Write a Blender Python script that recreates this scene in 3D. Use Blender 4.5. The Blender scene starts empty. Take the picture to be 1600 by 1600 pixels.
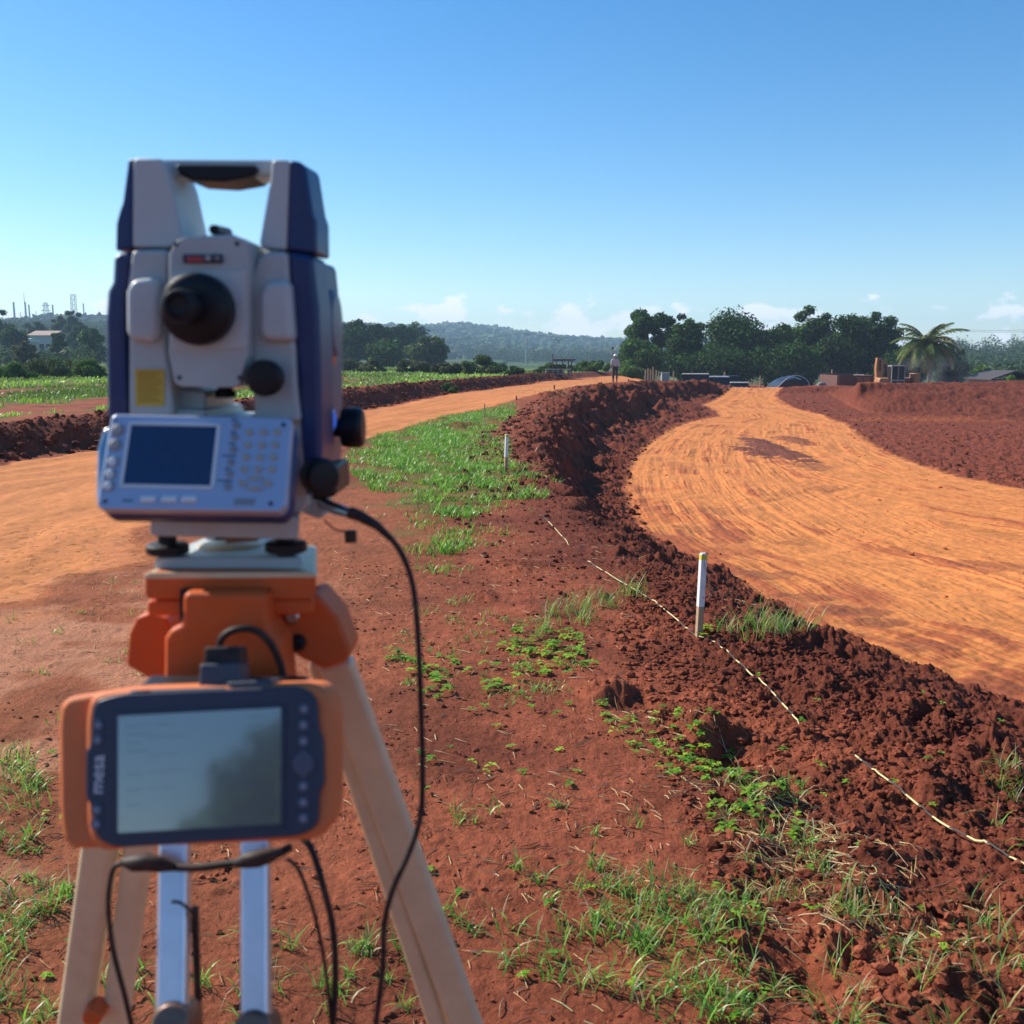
import bpy, bmesh, math, random
import numpy as np
from mathutils import Vector, Matrix

rng = np.random.default_rng(7)
random.seed(7)
R = math.radians
SC = bpy.context.scene
COL = SC.collection

# ------------------------------------------------------------------ camera
FPX = 1570.0                      # focal length in pixels of the 1600 px photograph
CH = 1.55                         # eye height of the phone
PITCH = math.atan(240.0 / FPX)    # looking slightly down
CAM = bpy.data.cameras.new('camera')
cam = bpy.data.objects.new('camera', CAM)
COL.objects.link(cam)
cam.location = (0, 0, CH)
cam.rotation_euler = (R(90) - PITCH, 0, 0)
CAM.sensor_width = 36.0
CAM.lens = FPX / 1600.0 * 36.0
CAM.clip_start = 0.02
CAM.clip_end = 8000
CAM.dof.use_dof = True
CAM.dof.focus_distance = 7.0
CAM.dof.aperture_fstop = 8.5
SC.camera = cam

# ------------------------------------------------------------------ sky and sun
SUN_AZ = R(-62)      # from +Y, negative = to the left
SUN_EL = R(38)
W = bpy.data.worlds.new("World")
SC.world = W
W.use_nodes = True
nt = W.node_tree
bg = nt.nodes['Background']
sky = nt.nodes.new('ShaderNodeTexSky')
sky.sky_type = 'NISHITA'
sky.sun_disc = False
sky.sun_elevation = SUN_EL
sky.sun_rotation = SUN_AZ
sky.altitude = 600
sky.air_density = 1.0
sky.dust_density = 0.35
sky.ozone_density = 1.3
hs = nt.nodes.new('ShaderNodeHueSaturation')
hs.inputs['Saturation'].default_value = 1.36
hs.inputs['Value'].default_value = 1.1
tint = nt.nodes.new('ShaderNodeVectorMath'); tint.operation = 'MULTIPLY'; tint.inputs[1].default_value = (.925, .975, 1.02)
nt.links.new(sky.outputs[0], tint.inputs[0]); nt.links.new(tint.outputs[0], hs.inputs['Color'])
# cumulus low over the horizon: part of the sky itself
tc = nt.nodes.new('ShaderNodeTexCoord')
sep = nt.nodes.new('ShaderNodeSeparateXYZ')
nt.links.new(tc.outputs['Generated'], sep.inputs[0])
mp = nt.nodes.new('ShaderNodeMapping')
mp.inputs['Scale'].default_value = (1, 1, 1.9)
mp.inputs['Location'].default_value = (3.1, 0.4, 0.0)
nt.links.new(tc.outputs['Generated'], mp.inputs[0])
cn = nt.nodes.new('ShaderNodeTexNoise')
cn.inputs['Scale'].default_value = 26.0
cn.inputs['Detail'].default_value = 9.0
cn.inputs['Roughness'].default_value = 0.55
nt.links.new(mp.outputs[0], cn.inputs['Vector'])
band = nt.nodes.new('ShaderNodeMapRange')      # lets clouds through only in a low band
band.inputs['From Min'].default_value = 0.088
band.inputs['From Max'].default_value = 0.045
band.inputs['To Min'].default_value = -0.30
band.inputs['To Max'].default_value = 0.09
nt.links.new(sep.outputs['Z'], band.inputs['Value'])
ad = nt.nodes.new('ShaderNodeMath'); ad.operation = 'ADD'
nt.links.new(cn.outputs['Fac'], ad.inputs[0]); nt.links.new(band.outputs[0], ad.inputs[1])
cr = nt.nodes.new('ShaderNodeMapRange')
cr.inputs['From Min'].default_value = 0.585
cr.inputs['From Max'].default_value = 0.66
cr.inputs['To Max'].default_value = 0.85
nt.links.new(ad.outputs[0], cr.inputs['Value'])
mx = nt.nodes.new('ShaderNodeMixRGB')
nt.links.new(cr.outputs[0], mx.inputs['Fac'])
nt.links.new(hs.outputs[0], mx.inputs['Color1'])
mx.inputs['Color2'].default_value = (9.0, 8.9, 9.0, 1)
nt.links.new(mx.outputs[0], bg.inputs['Color'])
bg.inputs['Strength'].default_value = 0.10

SL = bpy.data.lights.new('sun', 'SUN')
SL.energy = 5.0
SL.angle = R(0.53)
SL.color = (1.0, 0.93, 0.82)
sun = bpy.data.objects.new('sun', SL)
COL.objects.link(sun)
sdir = Vector((math.sin(SUN_AZ) * math.cos(SUN_EL), math.cos(SUN_AZ) * math.cos(SUN_EL), math.sin(SUN_EL)))
sun.rotation_euler = sdir.to_track_quat('Z', 'Y').to_euler()
sun.location = sdir * 50

SC.view_settings.view_transform = 'Standard'
SC.view_settings.look = 'None'
SC.view_settings.exposure = 0.55
SC.view_settings.gamma = 1.0
SC.render.engine = 'CYCLES'
SC.cycles.max_bounces = 8
SC.cycles.transparent_max_bounces = 12
SC.cycles.volume_bounces = 1

# ------------------------------------------------------------------ pixel -> place helpers
CP, SP = math.cos(PITCH), math.sin(PITCH)
def ray(px, py):
    u = (px - 800.0) / FPX; v = -(py - 800.0) / FPX
    return (u, CP + v * SP, -SP + v * CP)
def G(px, py, z=0.0):
    d = ray(px, py); t = (z - CH) / d[2]
    return (d[0] * t, d[1] * t, z)
def P(px, py, Y):
    d = ray(px, py); t = Y / d[1]
    return Vector((d[0] * t, Y, CH + d[2] * t))
def onplane(px, py, o, n, off=0.0):
    d = Vector(ray(px, py)); c = Vector((0, 0, CH))
    t = (o - c).dot(n) / d.dot(n)
    return c + d * t + n * off

# ------------------------------------------------------------------ materials
def mat(name, color=(0.5, 0.5, 0.5), rough=0.6, metal=0.0, spec=0.5, noise=0.0, nscale=40, bump=0.0, bscale=200,
        attr=None, transl=0.0, coat=0.0, emit=None, estr=0.0, dirt=0.0):
    m = bpy.data.materials.new(name); m.use_nodes = True
    t = m.node_tree; b = t.nodes['Principled BSDF']
    b.inputs['Base Color'].default_value = (*color, 1)
    b.inputs['Roughness'].default_value = rough
    b.inputs['Metallic'].default_value = metal
    b.inputs['Specular IOR Level'].default_value = spec
    b.inputs['Coat Weight'].default_value = coat
    if emit:
        b.inputs['Emission Color'].default_value = (*emit, 1); b.inputs['Emission Strength'].default_value = estr
    src = None
    tcn = t.nodes.new('ShaderNodeTexCoord')
    if attr:
        a = t.nodes.new('ShaderNodeAttribute'); a.attribute_name = attr
        src = a.outputs['Color']
    if noise > 0:
        n = t.nodes.new('ShaderNodeTexNoise'); n.inputs['Scale'].default_value = nscale
        n.inputs['Detail'].default_value = 6; n.inputs['Roughness'].default_value = 0.65
        t.links.new(tcn.outputs['Object'], n.inputs['Vector'])
        r = t.nodes.new('ShaderNodeMapRange')
        r.inputs['From Min'].default_value = 0.25; r.inputs['From Max'].default_value = 0.75
        r.inputs['To Min'].default_value = 1 - noise; r.inputs['To Max'].default_value = 1 + noise
        t.links.new(n.outputs['Fac'], r.inputs['Value'])
        mu = t.nodes.new('ShaderNodeVectorMath'); mu.operation = 'MULTIPLY'
        if src: t.links.new(src, mu.inputs[0])
        else: mu.inputs[0].default_value = color
        cmb = t.nodes.new('ShaderNodeCombineXYZ')
        for i in range(3): t.links.new(r.outputs[0], cmb.inputs[i])
        t.links.new(cmb.outputs[0], mu.inputs[1])
        src = mu.outputs[0]
    if dirt > 0:      # dust that settled: patches of its own shape
        n = t.nodes.new('ShaderNodeTexNoise'); n.inputs['Scale'].default_value = 28
        n.inputs['Detail'].default_value = 8; n.inputs['Roughness'].default_value = 0.75
        t.links.new(tcn.outputs['Object'], n.inputs['Vector'])
        r = t.nodes.new('ShaderNodeMapRange')
        r.inputs['From Min'].default_value = 0.46; r.inputs['From Max'].default_value = 0.8
        r.inputs['To Max'].default_value = dirt
        t.links.new(n.outputs['Fac'], r.inputs['Value'])
        mi = t.nodes.new('ShaderNodeMixRGB'); mi.inputs['Color2'].default_value = (0.36, 0.17, 0.09, 1)
        t.links.new(r.outputs[0], mi.inputs['Fac'])
        if src: t.links.new(src, mi.inputs['Color1'])
        else: mi.inputs['Color1'].default_value = (*color, 1)
        src = mi.outputs[0]
    if src: t.links.new(src, b.inputs['Base Color'])
    if bump > 0:
        n = t.nodes.new('ShaderNodeTexNoise'); n.inputs['Scale'].default_value = bscale
        n.inputs['Detail'].default_value = 8; n.inputs['Roughness'].default_value = 0.7
        t.links.new(tcn.outputs['Object'], n.inputs['Vector'])
        bp = t.nodes.new('ShaderNodeBump'); bp.inputs['Strength'].default_value = 1.0
        bp.inputs['Distance'].default_value = bump
        t.links.new(n.outputs['Fac'], bp.inputs['Height'])
        t.links.new(bp.outputs[0], b.inputs['Normal'])
    if transl > 0:
        out = t.nodes['Material Output']
        tr = t.nodes.new('ShaderNodeBsdfTranslucent')
        if src: t.links.new(src, tr.inputs['Color'])
        else: tr.inputs['Color'].default_value = (*color, 1)
        ms = t.nodes.new('ShaderNodeMixShader'); ms.inputs[0].default_value = transl
        t.links.new(b.outputs[0], ms.inputs[1]); t.links.new(tr.outputs[0], ms.inputs[2])
        t.links.new(ms.outputs[0], out.inputs['Surface'])
    return m

# ------------------------------------------------------------------ scene graph helpers
def tag(o, label=None, cat=None, group=None, kind=None):
    if label: o['label'] = label
    if cat: o['category'] = cat
    if group: o['group'] = group
    if kind: o['kind'] = kind
    return o
def empty(name, loc, label=None, cat=None, group=None, rz=0.0):
    o = bpy.data.objects.new(name, None); COL.objects.link(o)
    o.location = loc; o.rotation_euler = (0, 0, rz); o.empty_display_size = 0.1
    return tag(o, label, cat, group)
def put(o, parent):
    if parent is not None:
        o.parent = parent
        # meshes are modelled in world coordinates unless told otherwise
        m = Matrix.Translation(parent['_w']) if '_w' in parent else None
    return o
def world_matrix(o):
    m = Matrix.Translation(o.location) @ o.rotation_euler.to_matrix().to_4x4()
    return (world_matrix(o.parent) @ m) if o.parent else m

def mesh_np(name, verts, tris=None, quads=None, material=None, parent=None, smooth=False, colors=None, local=True):
    """verts Nx3; world coordinates, turned into the parent's own when local is False"""
    verts = np.asarray(verts, dtype=np.float64)
    if parent is not None and not local:
        inv = np.array(world_matrix(parent).inverted())
        verts = verts @ inv[:3, :3].T + inv[:3, 3]
    me = bpy.data.meshes.new(name)
    nt_ = 0 if tris is None else len(tris); nq = 0 if quads is None else len(quads)
    me.vertices.add(len(verts)); me.vertices.foreach_set('co', verts.astype(np.float32).ravel())
    idx = []; tot = []
    if nt_: idx.append(np.asarray(tris, np.int32).ravel()); tot.append(np.full(nt_, 3, np.int32))
    if nq: idx.append(np.asarray(quads, np.int32).ravel()); tot.append(np.full(nq, 4, np.int32))
    idx = np.concatenate(idx); tot = np.concatenate(tot)
    me.loops.add(len(idx)); me.loops.foreach_set('vertex_index', idx)
    me.polygons.add(len(tot))
    st = np.concatenate([[0], np.cumsum(tot)[:-1]]).astype(np.int32)
    me.polygons.foreach_set('loop_start', st)
    me.polygons.foreach_set('use_smooth', np.full(len(tot), bool(smooth)))
    me.update(calc_edges=True)
    if colors is not None:
        a = me.color_attributes.new('Col', 'FLOAT_COLOR', 'POINT')
        c = np.ones((len(verts), 4), np.float32); c[:, :3] = colors
        a.data.foreach_set('color', c.ravel())
    if material: me.materials.append(material)
    o = bpy.data.objects.new(name, me); COL.objects.link(o)
    if parent is not None: o.parent = parent
    return o

class MB:
    """collects shapes in world coordinates, then links them as one mesh"""
    def __init__(s): s.v = []; s.f = []; s.sm = []
    def add(s, vs, fs, smooth=False):
        n = len(s.v); s.v += [tuple(v) for v in vs]
        for f in fs: s.f.append([n + i for i in f]); s.sm.append(smooth)
    def box(s, c, size, rot=None):
        hx, hy, hz = (q / 2 for q in size)
        vs = [Vector((x, y, z)) for x in (-hx, hx) for y in (-hy, hy) for z in (-hz, hz)]
        if rot is not None: vs = [rot @ v for v in vs]
        c = Vector(c); vs = [v + c for v in vs]
        s.add(vs, [(0, 1, 3, 2), (4, 6, 7, 5), (0, 4, 5, 1), (2, 3, 7, 6), (0, 2, 6, 4), (1, 5, 7, 3)])
    def loft(s, rings, cap=True, smooth=False):
        n = len(rings[0]); vs = [v for r in rings for v in r]; fs = []
        for k in range(len(rings) - 1):
            for i in range(n):
                j = (i + 1) % n
                fs.append((k * n + i, k * n + j, (k + 1) * n + j, (k + 1) * n + i))
        s.add(vs, fs, smooth)
        if cap:
            s.add(rings[0], [tuple(range(n))[::-1]]); s.add(rings[-1], [tuple(range(n))])
    def prism(s, pts, d, inset=0.0):
        """pts: world polygon; d: extrusion vector; inset: how much the far end shrinks"""
        pts = [Vector(p) for p in pts]; d = Vector(d); c = sum(pts, Vector()) / len(pts)
        back = [p + d + (c - p) * inset for p in pts]
        s.loft([pts, back])
    def beam(s, a, b, w, h, up=(0, 0, 1), w2=None, h2=None):
        a = Vector(a); b = Vector(b); d = (b - a).normalized()
        x = d.cross(Vector(up))
        if x.length < 1e-4: x = d.cross(Vector((1, 0, 0)))
        x.normalize(); y = x.cross(d).normalized()
        w2 = w if w2 is None else w2; h2 = h if h2 is None else h2
        r0 = [a + x * (sx * w / 2) + y * (sy * h / 2) for sx, sy in ((-1, -1), (1, -1), (1, 1), (-1, 1))]
        r1 = [b + x * (sx * w2 / 2) + y * (sy * h2 / 2) for sx, sy in ((-1, -1), (1, -1), (1, 1), (-1, 1))]
        s.loft([r0, r1])
    def cyl(s, a, b, r0, r1=None, n=24, cap=True, rings=None):
        a = Vector(a); b = Vector(b); r1 = r0 if r1 is None else r1
        s.tube([a, b], [r0, r1], n, cap)
    def tube(s, path, radii, n=10, cap=True):
        path = [Vector(p) for p in path]
        if not hasattr(radii, '__len__'): radii = [radii] * len(path)
        rs = []; prev = None
        for i, p in enumerate(path):
            d = (path[min(i + 1, len(path) - 1)] - path[max(i - 1, 0)])
            if d.length < 1e-9: d = Vector((0, 0, 1))
            d.normalize()
            if prev is None:
                x = d.cross(Vector((0, 0, 1)))
                if x.length < 1e-3: x = d.cross(Vector((1, 0, 0)))
            else: x = prev - d * prev.dot(d)
            x.normalize(); prev = x; y = d.cross(x)
            rs.append([p + (x * math.cos(2 * math.pi * k / n) + y * math.sin(2 * math.pi * k / n)) * radii[i] for k in range(n)])
        s.loft(rs, cap, True)
    def lathe(s, c, axis, prof, n=32):
        """prof: (distance along axis, radius)"""
        c = Vector(c); a = Vector(axis).normalized()
        x = a.cross(Vector((0, 0, 1)))
        if x.length < 1e-3: x = a.cross(Vector((1, 0, 0)))
        x.normalize(); y = a.cross(x)
        rs = [[c + a * h + (x * math.cos(2 * math.pi * k / n) + y * math.sin(2 * math.pi * k / n)) * max(r, 1e-5) for k in range(n)] for h, r in prof]
        s.loft(rs, True, False)
    def build(s, name, material, parent=None, bevel=0.0, seg=2, smooth_angle=True, sub=0):
        me = bpy.data.meshes.new(name)
        inv = world_matrix(parent).inverted() if parent else Matrix()
        me.from_pydata([inv @ Vector(v) for v in s.v], [], s.f)
        bm = bmesh.new(); bm.from_mesh(me)
        bmesh.ops.remove_doubles(bm, verts=bm.verts, dist=1e-6)
        bmesh.ops.recalc_face_normals(bm, faces=bm.faces)
        if smooth_angle:
            for f in bm.faces: f.smooth = True
            for e in bm.edges:
                if len(e.link_faces) == 2 and e.calc_face_angle(0) > R(32): e.smooth = False
        bm.to_mesh(me); bm.free()
        if material: me.materials.append(material)
        o = bpy.data.objects.new(name, me); COL.objects.link(o)
        if parent: o.parent = parent
        if bevel > 0:
            b = o.modifiers.new('bevel', 'BEVEL'); b.width = bevel; b.segments = seg
            b.limit_method = 'ANGLE'; b.angle_limit = R(32); b.harden_normals = True
        if sub:
            q = o.modifiers.new('sub', 'SUBSURF'); q.levels = sub; q.render_levels = sub
        return o

def spline(pts, n=10):
    pts = [Vector(p) for p in pts]; out = []
    for i in range(len(pts) - 1):
        p0 = pts[max(i - 1, 0)]; p1 = pts[i]; p2 = pts[i + 1]; p3 = pts[min(i + 2, len(pts) - 1)]
        for k in range(n):
            t = k / n
            out.append(0.5 * ((2 * p1) + (p2 - p0) * t + (2 * p0 - 5 * p1 + 4 * p2 - p3) * t * t + (3 * p1 - p0 - 3 * p2 + p3) * t ** 3))
    out.append(pts[-1]); return out

# ------------------------------------------------------------------ numeric noise
def _hash(ix, iy, seed):
    h = (ix.astype(np.int64) * 374761393 + iy.astype(np.int64) * 668265263 + seed * 974126177) & 0xffffffff
    h = ((h ^ (h >> 13)) * 1274126177) & 0xffffffff
    h = ((h ^ (h >> 16)) * 2246822519) & 0xffffffff
    return (h ^ (h >> 15)).astype(np.float64) / 4294967296.0
def noise2(x, y, seed=0):
    ix = np.floor(x); iy = np.floor(y); fx = x - ix; fy = y - iy
    u = fx * fx * fx * (fx * (fx * 6 - 15) + 10); v = fy * fy * fy * (fy * (fy * 6 - 15) + 10)
    def g(ox, oy):
        a = _hash(ix + ox, iy + oy, seed) * 2 * np.pi
        return np.cos(a) * (fx - ox) + np.sin(a) * (fy - oy)
    a = g(0, 0); b = g(1, 0); c = g(0, 1); d = g(1, 1)
    return (a + (b - a) * u) * (1 - v) + (c + (d - c) * u) * v
def fbm(x, y, seed=0, oct=4, rough=0.5):
    s = 0; a = 1.0; f = 1.0
    for k in range(oct):
        s = s + a * noise2(x * f, y * f, seed + 11 * k); a *= rough; f *= 2.03
    return s
def clods(x, y, seed=0, fill=0.8):
    """rounded lumps with random sizes, 0..1"""
    ix = np.floor(x); iy = np.floor(y); best = np.zeros_like(x)
    for ox in (-1, 0, 1):
        for oy in (-1, 0, 1):
            cx = ix + ox; cy = iy + oy
            px = cx + 0.15 + 0.7 * _hash(cx, cy, seed); py = cy + 0.15 + 0.7 * _hash(cx, cy, seed + 5)
            s = _hash(cx, cy, seed + 9); r = 0.25 + 0.45 * s
            on = _hash(cx, cy, seed + 13) < fill
            q = ((x - px) ** 2 + (y - py) ** 2) / (r * r)
            hgt = np.where(on, np.sqrt(np.clip(1 - q, 0, 1)) * r * 1.5, 0)
            best = np.maximum(best, hgt)
    return best
def smooth(v, a, b):
    t = np.clip((v - a) / (b - a), 0, 1); return t * t * (3 - 2 * t)
def polyd(x, y, poly):
    """signed distance (negative inside) and arc length of nearest boundary point"""
    poly = np.asarray(poly, float)[:, :2]; n = len(poly)
    best = np.full(x.shape, 1e18); arc = np.zeros_like(x); inside = np.zeros(x.shape, bool); L = 0
    for i in range(n):
        ax, ay = poly[i]; bx, by = poly[(i + 1) % n]
        dx, dy = bx - ax, by - ay; l2 = dx * dx + dy * dy + 1e-12; l = math.sqrt(l2)
        t = np.clip(((x - ax) * dx + (y - ay) * dy) / l2, 0, 1)
        d2 = (x - ax - t * dx) ** 2 + (y - ay - t * dy) ** 2
        m = d2 < best
        best = np.where(m, d2, best); arc = np.where(m, L + t * l, arc); L += l
        c = ((ay > y) != (by > y))
        xi = (bx - ax) * (y - ay) / ((by - ay) if abs(by - ay) > 1e-12 else 1e-12) + ax
        inside ^= c & (x < xi)
    d = np.sqrt(best)
    return np.where(inside, -d, d), arc
# ------------------------------------------------------------------ terrain
ZP = ([0, 6, 8, 12, 18, 30, 42, 50, 57, 62, 70, 200], [-0.45, -0.5, -0.58, -0.8, -0.95, -1.0, -1.0, -0.62, -0.12, -0.2, -0.6, -0.6])
def zpit(Y): return np.interp(Y, ZP[0], ZP[1])
def GP(px, py):
    z = -0.7
    for _ in range(60):
        g = G(px, py, z); z = 0.6 * z + 0.4 * float(zpit(g[1]))
    return G(px, py, z)
def PY(px, Y): return (ray(px, 600)[0] * Y / ray(px, 600)[1], Y, 0)

TOE = [GP(2100, 1330), GP(1750, 1180), GP(1600, 1108), GP(1500, 1073), GP(1420, 1043), GP(1340, 1008), GP(1260, 983), GP(1210, 948),
       GP(1160, 913), GP(1100, 884), GP(1050, 864), GP(1010, 838), GP(985, 803), GP(976, 770), GP(978, 740),
       GP(990, 715), GP(1015, 690), GP(1050, 668), GP(1085, 657), GP(1122, 651), GP(1118, 643), PY(1098, 49), PY(1128, 53), PY(1143, 58), PY(1142, 62),
       PY(1226, 62), PY(1222, 57), PY(1212, 54.2), PY(1230, 54.5), PY(1296, 54.3), GP(1350, 646), GP(1500, 655), GP(1700, 668), GP(2400, 690), (60, 16, 0)]
CREST = [G(2300, 1550), G(1750, 1290), G(1600, 1190), G(1500, 1130), G(1400, 1085), G(1300, 1040), G(1220, 1000), G(1150, 955),
         G(1080, 915), G(1000, 885), G(945, 855), G(890, 810), G(862, 765), G(846, 725), G(840, 695), G(850, 665), G(880, 638),
         G(910, 624, .05), G(950, 610, .2), G(1000, 598, .35), PY(1060, 52.5), PY(1105, 54), PY(1130, 56.5), PY(1134, 59), PY(1136, 64),
         PY(1236, 64), PY(1232, 58), PY(1226, 55.6), PY(1240, 55.6), PY(1322, 55.6), G(1342, 607, .15), G(1400, 600, .35), G(1600, 597, .35), G(2400, 597, .35), (75, 14, 0)]
# compacted orange surface of the lower road
HAUL = [GP(2100, 1330), GP(1750, 1180), GP(1600, 1108), GP(1500, 1073), GP(1420, 1043), GP(1340, 1008), GP(1260, 983), GP(1210, 948),
        GP(1160, 913), GP(1100, 884), GP(1050, 864), GP(1010, 838), GP(985, 803), GP(976, 770), GP(978, 740),
        GP(990, 715), GP(1015, 690), GP(1050, 668), GP(1085, 657), GP(1122, 651), GP(1118, 643), PY(1098, 49), PY(1128, 53), PY(1143, 58), PY(1142, 64),
        PY(1226, 64), PY(1222, 57), PY(1212, 53), GP(1240, 637), GP(1285, 648), GP(1325, 662), GP(1345, 682), GP(1385, 707), GP(1440, 727), GP(1500, 745),
        GP(1600, 765), GP(1900, 810), GP(2600, 900)]
# upper dirt road, from bottom left past the station to the worker and on
ROAD = [G(-700, 800), G(-300, 760), G(0, 728), G(160, 705), G(400, 668), G(560, 642), G(700, 617), G(830, 600), G(900, 592), G(960, 587.5), G(1010, 583), G(1060, 581),
        G(1040, 588), G(1000, 597), G(930, 608), G(865, 620), G(800, 632), G(700, 650), G(600, 676), G(540, 693), G(440, 730), G(330, 790), G(230, 865), G(100, 925), G(-60, 985), G(-400, 1060), G(-1500, 1200)]
FIELD = [(-70, 4, 0), G(-700, 795), G(-300, 757), G(0, 724), G(160, 702), G(400, 665), G(560, 639), G(700, 615), G(830, 599), G(900, 591), G(960, 586),
         (22, 120, 0), (25, 4000, 0), (-4000, 4000, 0), (-4000, 4, 0)]
GRASSP = [G(548, 700), G(610, 672), G(700, 652), G(800, 634), G(808, 645), G(775, 672), G(800, 690), G(800, 720), G(835, 745), G(800, 775), G(745, 800), G(720, 860), G(690, 850), G(650, 810), G(600, 775), G(560, 740)]
SKYX = [-2600, -800, -200, 0, 160, 300, 540, 600, 700, 760, 850, 960, 1100, 1300, 1450, 1500, 1560, 1600, 1900, 2600]
SKYY = [520, 505, 504, 507, 506, 508, 512, 513, 511, 516, 524, 532, 536, 545, 551, 549, 546, 541, 528, 535]
HR0 = [150, 150, 140, 140, 150, 220, 320, 450, 500, 500, 500, 520, 500, 300, 180, 150, 150, 150, 150, 150]
HRC = [900, 900, 850, 850, 850, 900, 1000, 1300, 1450, 1450, 1450, 1500, 1400, 800, 480, 420, 420, 420, 500, 700]

def hills(x, y):
    r = np.hypot(x, y); px = 800 + FPX * CP * np.tan(np.clip(np.arctan2(x, np.maximum(y, 1e-3)), -1.1, 1.1))
    rc = np.interp(px, SKYX, HRC); r0 = np.interp(px, SKYX, HR0)
    top = 1.55 + (560 - np.interp(px, SKYX, SKYY)) / FPX * rc - 6.5
    t = np.clip((r - r0) / (rc - r0), 0, 1); t = t * t * (3 - 2 * t)
    front = smooth(y, 40, 140)
    un = fbm(x / 170, y / 170, 3, 4) * 9 * smooth(r, 250, 700)
    return np.maximum(top, 3) * t * front * np.where(r > rc, np.clip(1 - (r - rc) / 2500, .6, 1), 1) + un * front * t - 1.0 * smooth(r, 90, 170) * (x > -3)

PATCH = [(1190, 693, 22, 10, 1), (1212, 705, 30, 15, 1), (1175, 707, 18, 10, 1), (1240, 688, 22, 7, .8), (1262, 728, 34, 6, .5), (1285, 763, 34, 5, .4), (1545, 885, 50, 9, .45),
         (1330, 955, 60, 8, .6), (1380, 975, 50, 7, .6), (1440, 1010, 60, 9, .5), (1100, 825, 45, 6, .3), (1230, 850, 28, 4, .35), (1060, 730, 20, 9, .3), (1120, 800, 60, 8, .25),
         (1180, 895, 60, 8, .5), (1270, 930, 60, 7, .5), (1560, 1075, 60, 12, .4), (1430, 640, 90, 3, 0)]
PATCHW = []
for (a, b, rx, ry, s_) in PATCH:
    c_ = GP(a, b); e_ = GP(a + rx, b); g_ = GP(a, b - ry)
    PATCHW.append((c_[0], c_[1], abs(e_[0] - c_[0]), abs(g_[1] - c_[1]), s_))

C_OR = np.array([0.61, 0.215, 0.060]); C_OR2 = np.array([0.42, 0.12, 0.036]); C_BR = np.array([0.275, 0.076, 0.037]); C_DK = np.array([0.132, 0.035, 0.020])
C_PK = np.array([0.50, 0.225, 0.125]); C_GR = np.array([0.085, 0.13, 0.03]); C_HILL = np.array([0.05, 0.085, 0.028]); C_UP = np.array([0.52, 0.20, 0.085])

# named lumps beside the string: (px, py, radius, height)
LUMPS = [(958, 1085, .15, .085), (1105, 1150, .14, .12), (1200, 972, .17, .13), (1185, 935, .09, .15), (1275, 1000, .15, .12), (1315, 1010, .12, .1), (1450, 1245, .13, .09), (1030, 868, .11, .12),
         (968, 868, .12, .10), (1500, 1545, .09, .05), (800, 885, .28, .05), (760, 935, .10, .05), (1205, 1255, .10, .06), (1300, 1470, .12, .07), (1165, 1330, .11, .06), (1340, 1400, .10, .06), (1120, 1460, .09, .05), (1090, 900, .12, .07),
         (720, 668, .5, .18), (905, 575 + 48, .5, .2), (1330, 1200, .09, .06), (1250, 1150, .08, .05), (1420, 1120, .12, .08), (1540, 1180, .12, .09), (890, 640, .5, .25), (855, 628, .45, .22), (960, 622, .7, .3), (745, 930, .1, .04)]
LUMPW = [(*G(a, b, 0)[:2], r_, h_) for a, b, r_, h_ in LUMPS]
HOLES = [(985, 1098, .10, .07), (1140, 1178, .15, .10), (1225, 1225, .10, .06), (1390, 1310, .10, .06), (1260, 1520, .12, .07), (1185, 1390, .09, .05), (1290, 1135, .10, .05)]
HOLEW = [(*G(a, b, 0)[:2], r_, h_) for a, b, r_, h_ in HOLES]

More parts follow.
